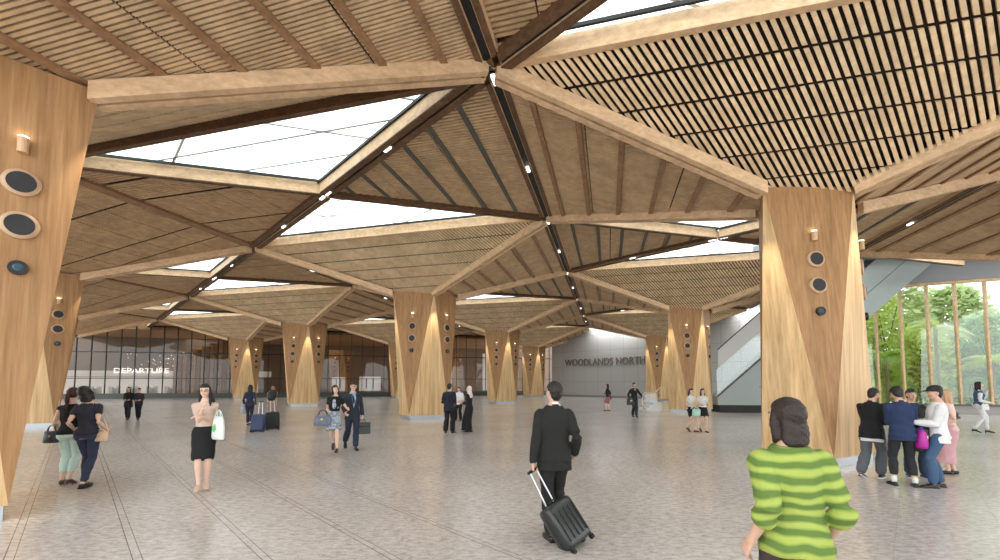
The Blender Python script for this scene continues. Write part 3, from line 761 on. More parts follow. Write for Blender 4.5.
class Person:
    def __init__(s, label, H, pos, az, feet=((-.1, .12, 0, 0), (.1, -.12, .0, 0)), hands=None, lean=(0, 0, 0), head=(0, 0, 0), hipz=.90, female=False, skin=SKIN,
                 elbow=((-.5, -1, 0), (.5, -1, 0)), curl=(.5, .5), handdir=(None, None), voxel=.011, heel=0.0, knees=((0, 1, 0), (0, 1, 0)), seed=0, group=None, hiprock=0.0):
        s.H = H; s.sc = H / 1.75; s.vox = voxel; s.seed = seed; s.fem = female; s.heel = heel
        s.root = empty('person', (pos[0], pos[1], 0), -R(az)); tag(s.root, label, 'person', group)
        w = .90 if female else 1.0; s.w = w; s.skin = skin
        hz = hipz + heel * .8
        s.hip0 = Vector((0, 0, hz))
        s.M = Matrix.Rotation(R(lean[2]), 3, 'Z') @ Matrix.Rotation(R(-lean[0]), 3, 'X') @ Matrix.Rotation(R(lean[1]), 3, 'Y')
        s.hipj = [Vector((-.088, 0, hz)), Vector((.088, 0, hz))]
        s.ank = []; s.knee = []; s.fdir = []
        for k in (0, 1):
            fx, fy, fz, fyaw = feet[k]; A = Vector((fx, fy, fz + .085 + heel)); kn, an = ik(s.hipj[k], A, .42, .42, knees[k]); s.knee.append(kn); s.ank.append(an)
            pit = -.0 if fz < .03 else -1.1 * min(1, fz / .12)
            s.fdir.append(Vector((math.sin(R(fyaw)) * math.cos(pit), math.cos(R(fyaw)) * math.cos(pit), math.sin(pit) - heel * 3.2)).normalized())
        s.sh = [s.tt((-.160 * w, 0, .458)), s.tt((.160 * w, 0, .458))]
        hands = hands or ((-.225 * w, .04, .83), (.225 * w, .04, .83))
        elbow = [(max(-.5, min(.5, e[0])) * .8, -1, min(0, e[2]) - .35) if abs(e[0]) > .55 else e for e in elbow]
        s.el = []; s.wr = []
        for k in (0, 1):
            e, wv = ik(s.sh[k], Vector(hands[k]) + Vector((0, 0, heel * .8)), .285, .255, elbow[k]); s.el.append(e); s.wr.append(wv)
        s.curl = curl; s.hd = [Vector(handdir[k]).normalized() if handdir[k] is not None else (s.wr[k] - s.el[k]).normalized() for k in (0, 1)]
        s.neck = s.tt((0, -.01, .57)); 
        s.HR = s.M @ Matrix.Rotation(R(-head[0]), 3, 'Z') @ Matrix.Rotation(R(head[1]), 3, 'X') @ Matrix.Rotation(R(head[2]), 3, 'Y')
        s.hc = s.tt((0, .005, .585)) + s.HR @ Vector((0, .02, .125))
        s.body()
    def tt(s, p):   # torso space (origin at the hips) -> person space
        return s.hip0 + s.M @ Vector(p)
    def torso(s, z0, z1, off=0.0, waist=0.0, n=9, hipw=0.0):
        w = s.w; fem = s.fem
        prof = [(-.30, .176, .128, -.012), (-.12, .172, .124, -.012), (-.04, .162 + (.008 if fem else 0), .118, -.012), (.05, .158, .108, -.008), (.16, .132 - (.014 if fem else 0), .088, 0), (.25, .142, .096, .002), (.36, .160, .108 + (.006 if fem else 0), .006), (.43, .160, .098, 0), (.48, .132, .080, -.006), (.52, .094, .066, -.010), (.555, .066, .060, -.010), (.60, .056, .056, -.006)]
        zs = np.array([p[0] for p in prof]); out = []; rr = []
        for t in np.linspace(z0, z1, n):
            a = np.interp(t, zs, [p[1] for p in prof]); b = np.interp(t, zs, [p[2] for p in prof]); y = np.interp(t, zs, [p[3] for p in prof])
            wf = w if t > .1 else 1 - (1 - w) * .3
            ext = waist * max(0, 1 - abs(t - .16) / .2)
            out.append(s.tt((0, y, t))); rr.append((a * wf + off + ext, b + off + ext))
        return loft(out, rr, ref=s.M @ Vector((1, 0, 0)), n=20, dome=False)
    def limb(s, pts, rad, ref=(1, 0, 0), n=12): return loft(pts, rad, ref=ref, n=n)
    def leg(s, k, off=0.0, end=1.0, flare=0.0, start=0.0):
        h, kn, an = s.hipj[k], s.knee[k], s.ank[k]; pts = []; rr = []
        sp = [(0, .082), (.35, .078), (.7, .062), (1.0, .052), (1.12, .050), (1.35, .056), (1.65, .045), (1.9, .036), (2.0, .036)]
        for t, r_ in sp:
            if t > end * 2 + 1e-6: continue
            p = h.lerp(kn, t) if t <= 1 else kn.lerp(an, t - 1)
            if 1.1 < t < 1.7: p = p + Vector((0, -.012, 0))
            pts.append(p); rr.append(r_ * (.95 if s.fem else 1) + off + flare * max(0, t - .8) / 1.2)
        return s.limb(pts, rr)
    def foot(s, k, off=0.0, z=0.0):
        a = s.ank[k]; d = s.fdir[k]; sd = Vector((d.y, -d.x, 0)).normalized(); dn = Vector((0, 0, -1))
        heelp = a - Vector((d.x, d.y, 0)) * .035 + Vector((0, 0, -.050))
        pts = [heelp, a + d * .03 + Vector((0, 0, -.045)), a + d * .10 + Vector((0, 0, -.055)), a + d * .165 + Vector((0, 0, -.062 + .0))]
        return loft(pts, [(.030 + off, .030 + off), (.034 + off, .032 + off), (.042 + off, .022 + off), (.032 + off, .014 + off)], ref=sd, n=12)
    def arm(s, k, off=0.0, t0=0.0, t1=2.0, flare=0):
        a, e, w = s.sh[k], s.el[k], s.wr[k]; m = .86 if s.fem else 1.0; pts = []; rr = []
        for t, r_ in [(0, .052), (.4, .046), (.8, .040), (1.0, .038), (1.25, .040), (1.6, .032), (1.9, .026), (2.0, .026)]:
            if t > t1 + 1e-6: break
            pts.append(a.lerp(e, t) if t <= 1 else e.lerp(w, t - 1)); rr.append(r_ * m + off + flare * t)
        return s.limb(pts, rr, ref=(0, 0, 1))
    def hand(s, k):
        w = s.wr[k]; d = s.hd[k]; m = .9 if s.fem else 1.0
        side = 1 if k else -1
        # palm plane: normal roughly towards the body
        inn = Vector((-side, 0, 0)); nrm = (inn - d * inn.dot(d)); nrm = nrm.normalized() if nrm.length > .1 else d.orthogonal().normalized()
        ax = d.cross(nrm).normalized()       # across the palm; thumb towards the front / up
        if ax.dot(Vector((0, 1, .4))) < 0: ax = -ax
        pr = [loft([w - d * .01, w + d * .03, w + d * .085], [(.026 * m, .018 * m), (.037 * m, .017 * m), (.040 * m, .014 * m)], ref=ax, n=12)]
        c = s.curl[k]
        for q, (o_, L_) in enumerate([(.030, .072), (.010, .080), (-.010, .075), (-.029, .060)]):
            base = w + d * .085 + ax * o_ * m; a1 = c * .9; a2 = c * 1.9; a3 = c * 2.6
            p1 = base + (d * math.cos(a1) + nrm * math.sin(a1)) * L_ * .45; p2 = p1 + (d * math.cos(a2) + nrm * math.sin(a2)) * L_ * .32; p3 = p2 + (d * math.cos(a3) + nrm * math.sin(a3)) * L_ * .25
            pr.append(loft([base - d * .02, base, p1, p2, p3], [.0095 * m, .0095 * m, .0088 * m, .0082 * m, .007 * m], n=8))
        tb = w + d * .025 + ax * .026 * m; t1 = tb + (ax * .75 + d * .6 + nrm * .25).normalized() * .042; t2 = t1 + (ax * .25 + d * .8 + nrm * (.3 + c * .5)).normalized() * .032
        pr.append(loft([tb - ax * .012, tb, t1, t2], [.013 * m, .0125 * m, .0105 * m, .0085 * m], n=8))
        return pr
    def head(s):
        c = s.hc; H = s.HR; P = lambda x, y, z: c + H @ Vector((x, y, z))
        pr = [ellipsoid(P(0, -.012, .028), (.074, .092, .088), H), ellipsoid(P(0, .018, -.020), (.062, .070, .088), H), ellipsoid(P(0, .040, -.068), (.042, .042, .040), H),
              loft([P(0, .086, .012), P(0, .104, -.022)], [(.009, .010), (.014, .014)], ref=H @ Vector((1, 0, 0)), n=8), ellipsoid(P(0, .074, -.056), (.023, .018, .010), H),
              ellipsoid(P(0, .066, .034), (.050, .024, .014), H)]
        for sx in (-1, 1): pr.append(ellipsoid(P(sx * .074, -.008, -.006), (.009, .018, .030), H, 8, 6)); pr.append(ellipsoid(P(sx * .038, .056, -.026), (.022, .024, .022), H, 8, 6))
        pr.append(loft([s.tt((0, -.015, .50)), s.tt((0, -.008, .57)), P(0, -.005, -.07)], [(.068, .060), (.052 * s.w, .052 * s.w), (.050 * s.w, .052 * s.w)], n=14))
        return pr
    def body(s):
        pr = [s.torso(-.08, .59), ellipsoid(s.tt((-.142 * s.w, 0, .452)), (.060, .054, .052), s.M), ellipsoid(s.tt((.142 * s.w, 0, .452)), (.060, .054, .052), s.M)]
        for k in (0, 1):
            pr += [s.leg(k), s.foot(k), s.arm(k)] + s.hand(k)
            pr.append(ellipsoid(s.hip0 + Vector(((-.075, .075)[k], -.045, -.03)), (.082, .085, .09)))
            if s.fem: pr.append(ellipsoid(s.tt(((-.07, .07)[k], .075, .355)), (.052, .048, .05), s.M))
        pr += s.head()
        b = remesh('body', pr, s.skin, s.root, s.vox * .72 if s.vox < .01 else s.vox * .8, 2, sc=s.sc); s.b = b
        H = s.HR; P = lambda x, y, z: (s.hc + H @ Vector((x, y, z)))
        e = MB(); d = MB()
        for sx in (-1, 1):
            e.add(*ellipsoid(P(sx * .030, .078, .006) * s.sc, (.013 * s.sc, .007 * s.sc, .006 * s.sc), H, 10, 6)); d.add(*ellipsoid(P(sx * .030, .083, .006) * s.sc, (.0055 * s.sc, .004 * s.sc, .0055 * s.sc), H, 8, 6))
            d.add(*ellipsoid(P(sx * .031, .084, .026) * s.sc, (.017 * s.sc, .005 * s.sc, .003 * s.sc), H, 8, 6))
        e.build('eyes', EYEW, s.root, True); d.build('brows_and_irises', EYED, s.root, True)
        m = MB(); m.add(*ellipsoid(P(0, .0895, -.055) * s.sc, (.020 * s.sc, .006 * s.sc, .006 * s.sc), H, 10, 6)); m.build('lips', LIPS, s.root, True)
    # clothing ------------------------------------------------------
    def top(s, name, mat, hem=-.06, off=.016, sleeve=2.0, sl_off=.012, neck=.55, waist=0.0, fold=.0035, flare=0, extra=(), fs=9):
        pr = [s.torso(hem, neck, off, waist, 12)]
        for k in (0, 1):
            pr.append(ellipsoid(s.tt(((-.142, .142)[k] * s.w, 0, .452)), (.060 + off * .9, .054 + off * .9, .052 + off * .7), s.M))
            if s.fem: pr.append(ellipsoid(s.tt(((-.07, .07)[k], .075, .355)), (.052 + off * .8, .048 + off * .8, .05 + off * .8), s.M))
            if sleeve > 0: pr.append(s.arm(k, sl_off, 0, sleeve, flare))
            if hem < 0: pr.append(ellipsoid(s.hip0 + s.M @ Vector(((-.075, .075)[k], -.045, max(-.03, hem + .04))), (.086 + off, .088 + off, .07)))
        pr += list(extra)
        return remesh(name, pr, mat, s.root, s.vox, 3, fold, fs, s.seed, s.sc)
    def trousers(s, mat, off=.014, end=.98, flare=.02, waist=.06, fold=.003, name='trousers'):
        pr = [s.torso(-.07, waist, off * .5, 0, 7)]
        for k in (0, 1):
            pr.append(s.leg(k, off, end, flare)); pr.append(ellipsoid(s.hip0 + Vector(((-.075, .075)[k], -.045, -.03)), (.082 + min(off, .016) * .7, .085 + min(off, .016) * .7, .09)))
        return remesh(name, pr, mat, s.root, s.vox, 3, fold, 11, s.seed + 3, s.sc)
    def skirt(s, mat, length=.42, off=.016, flare=.03, waist=.14, name='skirt', fold=.003):
        m0 = (s.knee[0] + s.knee[1]) / 2; pts = []; rr = []; dx = abs(s.knee[0].x - s.knee[1].x) / 2; dy = abs(s.knee[0].y - s.knee[1].y) / 2
        for t in np.linspace(0, 1, 6):
            f = min(1, t * length / .42)
            c = Vector((0, -.01, s.hip0.z)).lerp(Vector((m0.x, m0.y, s.hip0.z - .42)), f); c.z = s.hip0.z - .02 - t * length
            pts.append(c); rr.append((.165 + off + flare * t - .03 * f + dx * .2 * f, .125 + off + flare * t - .035 * f + dy * f))
        pr = [s.torso(-.06, waist, off, 0, 6), loft(pts, rr, n=20, dome=False)]
        for k in (0, 1): pr.append(ellipsoid(s.hip0 + Vector(((-.075, .075)[k], -.045, -.03)), (.082 + off * .7, .085 + off * .7, .09 + off * .5)))
        return remesh(name, pr, mat, s.root, s.vox, 3, fold, 11, s.seed + 3, s.sc)
    def shoes(s, mat, sole=None, off=.008, high=False):
        for k in (0, 1):
            pr = [s.foot(k, off)]
            if high: pr.append(loft([s.ank[k] + Vector((0, 0, .06)), s.ank[k]], [.045, .045], n=12))
            sh = remesh('shoe', pr, mat, s.root, min(s.vox, .009), 1, sc=s.sc)
            if sole is not None:
                d = s.fdir[k]; sd = Vector((d.y, -d.x, 0)).normalized(); a = s.ank[k]; q = []
                for t, w_ in ((-.07, .025), (-.05, .034), (.03, .036), (.10, .047), (.16, .042), (.195, .022)):
                    q.append((a + d * t, w_))
                poly = [p + sd * w_ for p, w_ in q] + [p - sd * w_ for p, w_ in q[::-1]]
                m = MB(); m.prism([(p + Vector((0, 0, -.088))) * s.sc for p in poly], (0, 0, .022 * s.sc)); m.build('sole', sole, sh)
            if s.heel > 0:
                a = s.ank[k] * s.sc; m = MB(); hp = a - Vector((s.fdir[k].x, s.fdir[k].y, 0)) * .045 * s.sc; m.cyl(hp + Vector((0, 0, -.05)), Vector((hp.x, hp.y, max(0.0, hp.z - .085 - s.heel))), .014, .007, 8); m.build('heel', mat, sh)
    def hair(s, mat, style='short', side=0, vol=1.0, length=.3):
        H = s.HR; c = s.hc; P = lambda x, y, z: c + H @ Vector((x, y, z))
        v = []; f = []; nu, nv = 36, 20; rn = random.Random(s.seed + 5)
        hl = {'short': .035, 'bob': .045, 'long': .05, 'pony': .05}.get(style, .04)
        for j in range(nv + 1):
            th = math.pi * (j + .01) / (nv + .02)
            for i in range(nu):
                ph = 2 * math.pi * i / nu; d = Vector((math.sin(th) * math.cos(ph), math.sin(th) * math.sin(ph), math.cos(th)))
                front = d.y > .18 and d.z * .1 < hl
                r3 = Vector((.082 * vol, .101 * vol, .097 * vol)); p = Vector((d.x * r3.x, d.y * r3.y - .014, d.z * r3.z + .028))
                low = -.072 if style == 'short' else -.08
                if (d.y > .30 and p.z < hl) or p.z < low or (style == 'short' and d.y > -.15 and p.z < .0):
                    p = Vector((d.x * .045, d.y * .05 - .02, d.z * .05 + .02))
                v.append(c + H @ p)
        for j in range(nv):
            for i in range(nu): f.append((j * nu + i, (j + 1) * nu + i, (j + 1) * nu + (i + 1) % nu, j * nu + (i + 1) % nu))
        f.append(tuple(range(nu))); f.append(tuple(range(nv * nu, (nv + 1) * nu))[::-1])
        pr = [(v, f)]
        if style == 'short': pr.append(ellipsoid(P(0, -.050, -.030), (.064 * vol, .052 * vol, .062), H)); pr.append(ellipsoid(P(0, -.052, -.070), (.046, .030, .036), H))
        if style in ('long', 'bob'):
            L_ = length if style == 'long' else .05
            dn = s.M @ Vector((0, 0, -1))
            pts = [P(0, -.045, .0), P(0, -.065, -.07), P(0, -.05, -.11) + dn * L_ * .35 + s.M @ Vector((side * .05, -.02, 0)), P(0, -.05, -.11) + dn * L_ * .75 + s.M @ Vector((side * .08, -.03, 0)), P(0, -.05, -.11) + dn * L_ + s.M @ Vector((side * .08, -.025, 0))]
            pr.append(loft(pts, [(.080, .05), (.082, .052), (.088, .042), (.072, .034), (.045, .02)], ref=H @ Vector((1, 0, 0)), n=16))
            for sx in (-1, 1):
                e = .5 if style == 'bob' else 1
                pr.append(loft([P(sx * .066, .01, .04), P(sx * .078, .004, -.03), P(sx * .072, -.01, -.10) + dn * .04 * e, P(sx * .07, .01, -.12) + dn * L_ * (.8 if side * sx > 0 else .35) + s.M @ Vector((0, .06 if side * sx > 0 else 0, 0))], [.022, .026, .026, .016], n=10))
        if style == 'pony':
            dn = s.M @ Vector((0, 0, -1)); pr.append(loft([P(0, -.10, .02), P(0, -.135, -.02), P(side * .03, -.135, -.10), P(side * .04, -.12, -.13) + dn * length], [.026, .036, .036, .012], n=12))
        if style == 'bun': pr.append(ellipsoid(P(0, -.10, .05), (.045, .042, .042), H))
        return remesh('hair', pr, mat, s.root, min(s.vox, .009), 2, .0015, 40, s.seed, s.sc)
    def collar(s, mat, r_=.064, z=.545, h=.035, name='collar'):
        m = loft([s.tt((0, -.012, z)), s.tt((0, -.004, z + h))], [(r_ * s.w + .004, r_ + .006), (r_ * s.w - .004, r_ - .002)], ref=s.M @ Vector((1, 0, 0)), n=18, dome=False)
        return remesh(name, [m], mat, s.root, .008, 1, sc=s.sc)
    def glasses(s):
        H = s.HR; P = lambda x, y, z: (s.hc + H @ Vector((x, y, z))) * s.sc; m = MB()
        for sx in (-1, 1):
            pts = [P(sx * .034 + .021 * math.cos(a), .094, .004 + .015 * math.sin(a)) for a in np.linspace(0, 2 * math.pi, 13)]; m.tube(pts, .0028, 5)
            m.tube([P(sx * .055, .092, .008), P(sx * .076, .01, .008)], .0022, 5)
        m.tube([P(-.014, .096, .006), P(.014, .096, .006)], .0022, 5); m.build('glasses', EYED, s.root)
    def world(s, p):
        a = -s.root.rotation_euler.z; p = Vector(p) * s.sc; c, sn = math.cos(-a), math.sin(-a)
        return Vector((s.root.location.x + p.x * c - p.y * sn, s.root.location.y + p.x * sn + p.y * c, p.z))
    def palm(s, k, t=.10): return s.world(s.wr[k] + s.hd[k] * t)

def handbag(p, rz, w, d, h, mat, label, name='handbag', strap=.12, long_strap=None, tilt=0, trim=None, soft=.25):
    """p = where the handles are held; the bag hangs below. long_strap: list of offsets (world) for a shoulder strap"""
    root = empty(name, p, rz); tag(root, label, name.replace('_', ' '))
    z0 = -strap - h; v = []; f = []
    pts = [(0, 0, z0 + .01), (0, 0, z0 + h * .12), (0, 0, z0 + h * .5), (0, 0, z0 + h * .85), (0, 0, z0 + h)]
    vv, ff = loft(pts, [(w * .46, d * .42), (w * .5, d * .52), (w * .49, d * .5), (w * .44, d * .36), (w * .40, d * .18)], n=20, dome=False)
    m = MB(); m.add(vv, ff); b = m.build('bag_body', mat, root, True)
    hd = MB()
    for y in (-d * .15, d * .15):
        hd.tube([(w * .24 * math.cos(a) if 0 < i < 8 else w * .24 * math.cos(a), y * (1 - math.sin(a) * .8), z0 + h * .92 + (strap + h * .08) * math.sin(a)) for i, a in enumerate(np.linspace(0, math.pi, 9))], .007, 6)
    hd.build('handle', trim or mat, root)
    m = MB(); m.box(-w * .05, w * .05, -d * .53, -d * .44, z0 + h * .55, z0 + h * .70); m.build('clasp', plain('gold clasp', (.7, .55, .25), .3, .8), root)
    if long_strap:
        m = MB(); m.tube(long_strap, .009, 6); m.build('shoulder_strap', trim or mat, root)
    return root

def suitcase(W_, hand, w, h, d, mat, label, tel=True, up=None):
    """W_ = point on the floor under the wheel axle, hand = where the handle is held"""
    W_ = Vector(W_); hand = Vector(hand); ax = (hand - W_); L_ = ax.length; az_ = ax.normalized()
    side = az_.cross(Vector((0, 0, 1))); side = side.normalized() if side.length > .2 else Vector((1, 0, 0))
    if up is not None:
        side = Vector(up)
        side = (side - az_ * side.dot(az_)).normalized()
    fr = side.cross(az_).normalized()
    root = empty('trolley_suitcase', W_); tag(root, label, 'suitcase')
    P = lambda x, y, z: side * x + fr * y + az_ * z
    # rounded shell
    m = MB(); pr = []
    n = 20; rings = []
    def ring(z, sw, sd):
        out = []
        for k in range(28):
            a = 2 * math.pi * k / 28; c, s_ = math.cos(a), math.sin(a); e = .42
            out.append(P(math.copysign(abs(c) ** e, c) * sw * w / 2, math.copysign(abs(s_) ** e, s_) * sd * d / 2, z))
        return out
    zz = [(.05, .80, .70), (.065, .95, .9), (.10, 1, 1), (.05 + h * .5, 1, 1.03), (h, 1, 1), (h + .035, .95, .9), (h + .05, .8, .7)]
    v = []; f = []
    for z, a, b in zz: v += ring(z, a, b)
    N = len(zz)
    for i in range(N - 1):
        for k in range(28): f.append((i * 28 + k, i * 28 + (k + 1) % 28, (i + 1) * 28 + (k + 1) % 28, (i + 1) * 28 + k))
    f.append(tuple(range(28))[::-1]); f.append(tuple(range((N - 1) * 28, N * 28)))
    m.add(v, f); m.build('shell', mat, root, True)
    m = MB(); rim = []
    for x in np.linspace(-.36, .36, 5):
        q = [P(x * w - .006, d * .49, .12), P(x * w + .006, d * .49, .12), P(x * w + .006, d * .49, h - .03), P(x * w - .006, d * .49, h - .03)]; m.prism(q, fr * .018)
        q = [P(x * w - .006, -d * .49, .12), P(x * w + .006, -d * .49, .12), P(x * w + .006, -d * .49, h - .03), P(x * w - .006, -d * .49, h - .03)]; m.prism(q, -fr * .018)
    m.build('shell_ridge', mat, root)
    m = MB(); zs = [P(math.copysign(abs(math.cos(a)) ** .3, math.cos(a)) * w * .507, .004, .05 + h * .5 + math.copysign(abs(math.sin(a)) ** .3, math.sin(a)) * h * .505) for a in np.linspace(0, 2 * math.pi, 33)]
    m.tube(zs, .010, 6); m.build('zip_band', BLACK, root)
    for sx in (-1, 1):
        for sy in (-1, 1):
            c = P(sx * w * .40, sy * d * .36, .028); wm = MB(); wm.cyl(c - side * .016, c + side * .016, .028, n=14); wh = wm.build('wheel', BLACK, root)
            cm = MB(); cm.cyl(c, P(sx * w * .40, sy * d * .36, .075), .018, n=8); cm.build('caster', BLACK, wh)
    top = L_ - .0
    m = MB()
    for sx in (-1, 1): m.cyl(P(sx * w * .17, -d * .30, h * .9), P(sx * w * .13, 0, top), .009, n=8)
    m.build('telescopic_rod', plain('alloy rod', (.72, .73, .75), .3, .7), root)
    m = MB(); m.tube([P(-w * .20, 0, top), P(w * .20, 0, top)], .017, 8); m.build('grip', BLACK, root)
    m = MB(); m.tube([P(-.05, d * .1, h + .04), P(-.045, d * .1, h + .08), P(.045, d * .1, h + .08), P(.05, d * .1, h + .04)], .009, 6); m.build('carry_handle', BLACK, root)
    return root

def pix(x, y, h=0.0):
    """point at height h seen at photo pixel (x, y): how the layout was measured"""
    u = (x - 500) / F_PX; v = (358.7 - y) / F_PX; sn, c = math.sin(.056), math.cos(.056)
    d = Vector((u, c - sn * v, sn + c * v)); t = (h - 1.7) / d.z; return Vector((d.x * t, d.y * t, h))
BLK = cloth('black', (.006, .006, .0065)); CHAR = cloth('charcoal', (.035, .036, .034)); NAVY = cloth('navy', (.016, .024, .055)); DENIM = cloth('denim', (.05, .10, .19)); WHITE = cloth('white', (.72, .72, .72))
MINT = cloth('mint', (.58, .76, .70)); BEIGE = cloth('beige', (.62, .46, .38)); GREYC = cloth('grey', (.10, .11, .12)); SHOE = plain('black leather', (.015, .014, .014), .3); SOLEW = plain('white sole', (.7, .7, .7), .5)
SUIT = cloth('dark suit', (.0085, .0085, .0075))

# 1 the man in the dark suit pulling a trolley case
hd_l = (-.25, -.08, .84)
p = Person('man in a dark suit seen from behind, pulling a black trolley case', 1.72, (.60, 4.70), -3, feet=((-.06, -.12, 0, -12), (.05, .12, 0, 6)), hands=(hd_l, (.25, .06, .90)), lean=(1, 1, 4), head=(-22, 4, 0),
           elbow=((-.2, -1, 0), (.25, -1, 0)), curl=(1.25, .8), handdir=((0, -.05, -1), (-.5, .6, -.6)), voxel=.0085, seed=1, hipz=.905)
p.trousers(SUIT, .018, .99, .022); p.shoes(SHOE, SHOE); p.hair(HAIRB, 'short', vol=1.05)
p.collar(WHITE, .058, .555, .035, 'shirt_collar'); p.collar(SUIT, .066, .528, .045, 'jacket_collar')
jk = p.top('jacket', SUIT, -.155, .030, 1.90, .022, .56, waist=.012, fold=.0028)
cuff = remesh('shirt_cuff', [loft([p.el[0].lerp(p.wr[0], .9), p.el[0].lerp(p.wr[0], 1.02)], [.038, .036], n=12, dome=False)], WHITE, p.root, .007, 0, sc=p.sc)
hp = p.palm(0, .09)
suitcase(pix(580, 547.5), hp, .365, .455, .225, plain('black shell', (.028, .030, .028), .32), 'black hard shell trolley case pulled by the suited man, tilted on its wheels', up=(1, .55, 0))

# 2 the woman standing with folded arms
p = Person('woman in glasses, beige top and short black skirt, arms folded, facing the camera', 1.66, pix(202, 490)[:2], 148, feet=((-.055, .0, 0, -6), (.045, .10, 0, 5)), hands=((.02, .20, 1.17), (.03, .19, 1.30)), lean=(-2, 0, 0), head=(8, -6, 3), female=True,
           skin=SKIN2, elbow=((-1, -.2, -.8), (1, -.1, -.9)), curl=(.4, .7), handdir=((1, .1, .3), (-.3, .3, .9)), voxel=.009, heel=.05, seed=2)
p.top('top', BEIGE, .02, .010, .45, .008, .52); p.skirt(BLK, .40, .014, -.005, .12); p.hair(HAIRB, 'long', side=-1, length=.30); p.glasses(); p.shoes(plain('nude shoe', (.62, .42, .30), .4), off=.005)
hw = p.palm(1, .02)
bg_ = handbag(Vector((hw.x + .27, hw.y - .02, hw.z - .02)), R(-30), .30, .12, .36, plain('milky plastic', (.72, .78, .74), .3), 'white plastic carrier bag with a green mark held by the woman with folded arms', 'carrier_bag', .10)
m = MB(); m.cyl((0, -.066, -.28), (0, -.072, -.28), .05, .045, 16); m.build('green_mark', plain('green print', (.10, .55, .16), .5), bg_)

# 3, 4 two women walking away arm in arm
p = Person('woman walking away in mint trousers and black sleeveless top, red brown hair', 1.62, pix(67, 484)[:2], -22, feet=((-.07, .0, 0, -5), (.08, -.13, .03, 6)), hands=((-.24, .14, 1.0), (.20, .16, 1.02)), female=True, skin=SKIN2, head=(10, 2, 4),
           elbow=((.1, -1, -.3), (0, -1, -.3)), voxel=.010, seed=3, heel=.01)
p.trousers(MINT, .012, .94, .004); p.top('top', BLK, -.02, .014, 0, 0, .535); p.hair(HAIRR, 'pony', side=0, vol=1.04, length=.14); p.shoes(plain('brown pump', (.10, .05, .04), .4))
e = p.world(p.el[0].lerp(p.wr[0], .35)); handbag(Vector((e.x - .02, e.y - .03, e.z + .0)), R(20), .22, .12, .20, plain('slate leather', (.03, .04, .055), .4), 'dark slate handbag on the arm of the woman in mint trousers', strap=.10)
p = Person('woman walking away in navy jeans and black short sleeved top, head tilted left', 1.66, pix(85, 487)[:2], -16, feet=((-.03, .05, 0, -4), (.05, -.16, .02, 6)), hands=((-.25, .10, .98), (.22, .10, .96)), female=True, skin=SKIN2, head=(-6, 14, -16),
           elbow=((0, -1, -.2), (.1, -1, -.2)), voxel=.010, seed=4, lean=(2, -3, 0))
p.trousers(cloth('indigo', (.025, .035, .075)), .011, .95, .004); p.top('top', cloth('ink', (.02, .022, .04)), -.02, .016, .55, .018, .535); p.hair(HAIRB, 'bob', vol=1.12); p.shoes(SHOE, SHOE)
e = p.world(p.tt((.20, -.02, .06))); sh = p.world(p.sh[1]); sr = [(sh - e).x, (sh - e).y, (sh - e).z]
rz = R(10); c_, s_ = math.cos(-rz), math.sin(-rz)
loc = lambda q: (q.x * c_ - q.y * s_, q.x * s_ + q.y * c_, q.z)
handbag(e, rz, .23, .11, .17, plain('cream leather', (.72, .55, .40), .4), 'small cream shoulder bag at the right hip of the woman in navy jeans', strap=.03, long_strap=[(-.09, 0, -.05), loc(sh - e + Vector((-.03, -.09, -.10))), loc(sh - e + Vector((-.05, -.04, .08))), loc(sh - e + Vector((-.04, .08, -.02))), (.09, .03, -.05)])

# 5, 6 far pair near the departure letters
for (x, y, H, lab, sd, c1) in ((127.5, 419.5, 1.50, 'far woman in black coming from the departure gates, hair down', 5, BLK), (138, 419, 1.45, 'far man in black beside her below the departure letters, pale collar', 6, cloth('soft black', (.03, .028, .03)))):
    fm = sd == 5
    p = Person(lab, H, pix(x, y)[:2], 150, feet=((-.06, .12, 0, 0), (.05, -.12, 0, 0)), hands=((-.10, .22, 1.05), (.10, .22, 1.05)), female=fm, skin=SKIN, elbow=((-1, -.6, -.5), (1, -.6, -.5)), voxel=.015, seed=sd)
    p.trousers(BLK, .014); p.top('coat', c1, -.25 if fm else -.08, .024, 1.9, .02); p.shoes(SHOE); p.hair(HAIRB, 'long' if fm else 'short', length=.15)
    if not fm: p.collar(WHITE, .07, .50, .06, 'shirt_collar')

# 7 woman with blue suitcase, 8 traveller with a rucksack
p = Person('long haired woman in dark blue seen from behind, pulling a blue case', 1.62, pix(249, 425)[:2], -20, feet=((-.06, .02, 0, 0), (.06, -.14, .04, 0)), hands=((-.22, .06, .86), (.24, -.10, .86)), female=True, skin=SKIN, voxel=.013, seed=7, handdir=(None, (.1, -.2, -1)))
p.trousers(NAVY, .012, .96, .004); p.top('coat', cloth('midnight', (.018, .022, .05)), -.12, .018, 1.9, .014); p.shoes(SHOE); p.hair(HAIRD, 'long', length=.30)
e = p.world((-.26, .02, .98)); handbag(e, R(10), .20, .12, .40, plain('grey tote', (.30, .33, .36), .7), 'pale grey tote hanging beside the long haired woman in dark blue', strap=.08)
cw = pix(257, 432.5); suitcase(cw, cw + Vector((-.05, .28, 1.02)), .42, .56, .25, plain('blue shell', (.03, .055, .13), .45), 'blue upright trolley case behind the long haired woman', up=(1, .1, 0))
p = Person('stooping traveller with brown hair carrying a large black rucksack', 1.62, pix(271, 421)[:2], -15, feet=((-.08, .0, 0, 0), (.10, -.06, 0, 0)), hands=((-.24, .22, .66), (.20, .05, .72)), lean=(26, -2, 0), head=(-10, -10, 0), skin=SKIN, voxel=.013, seed=8)
p.trousers(cloth('tan', (.34, .25, .19)), .02); p.top('shirt', cloth('putty', (.40, .32, .28)), -.05, .02, .7, .02); p.shoes(plain('brown boot', (.15, .09, .06), .6)); p.hair(plain('chestnut hair', (.28, .16, .08), .5), 'short', vol=1.08)
bk = empty('rucksack', p.world(p.tt((.03, -.20, .25)))); tag(bk, 'large black rucksack on the back of the stooping traveller', 'rucksack')
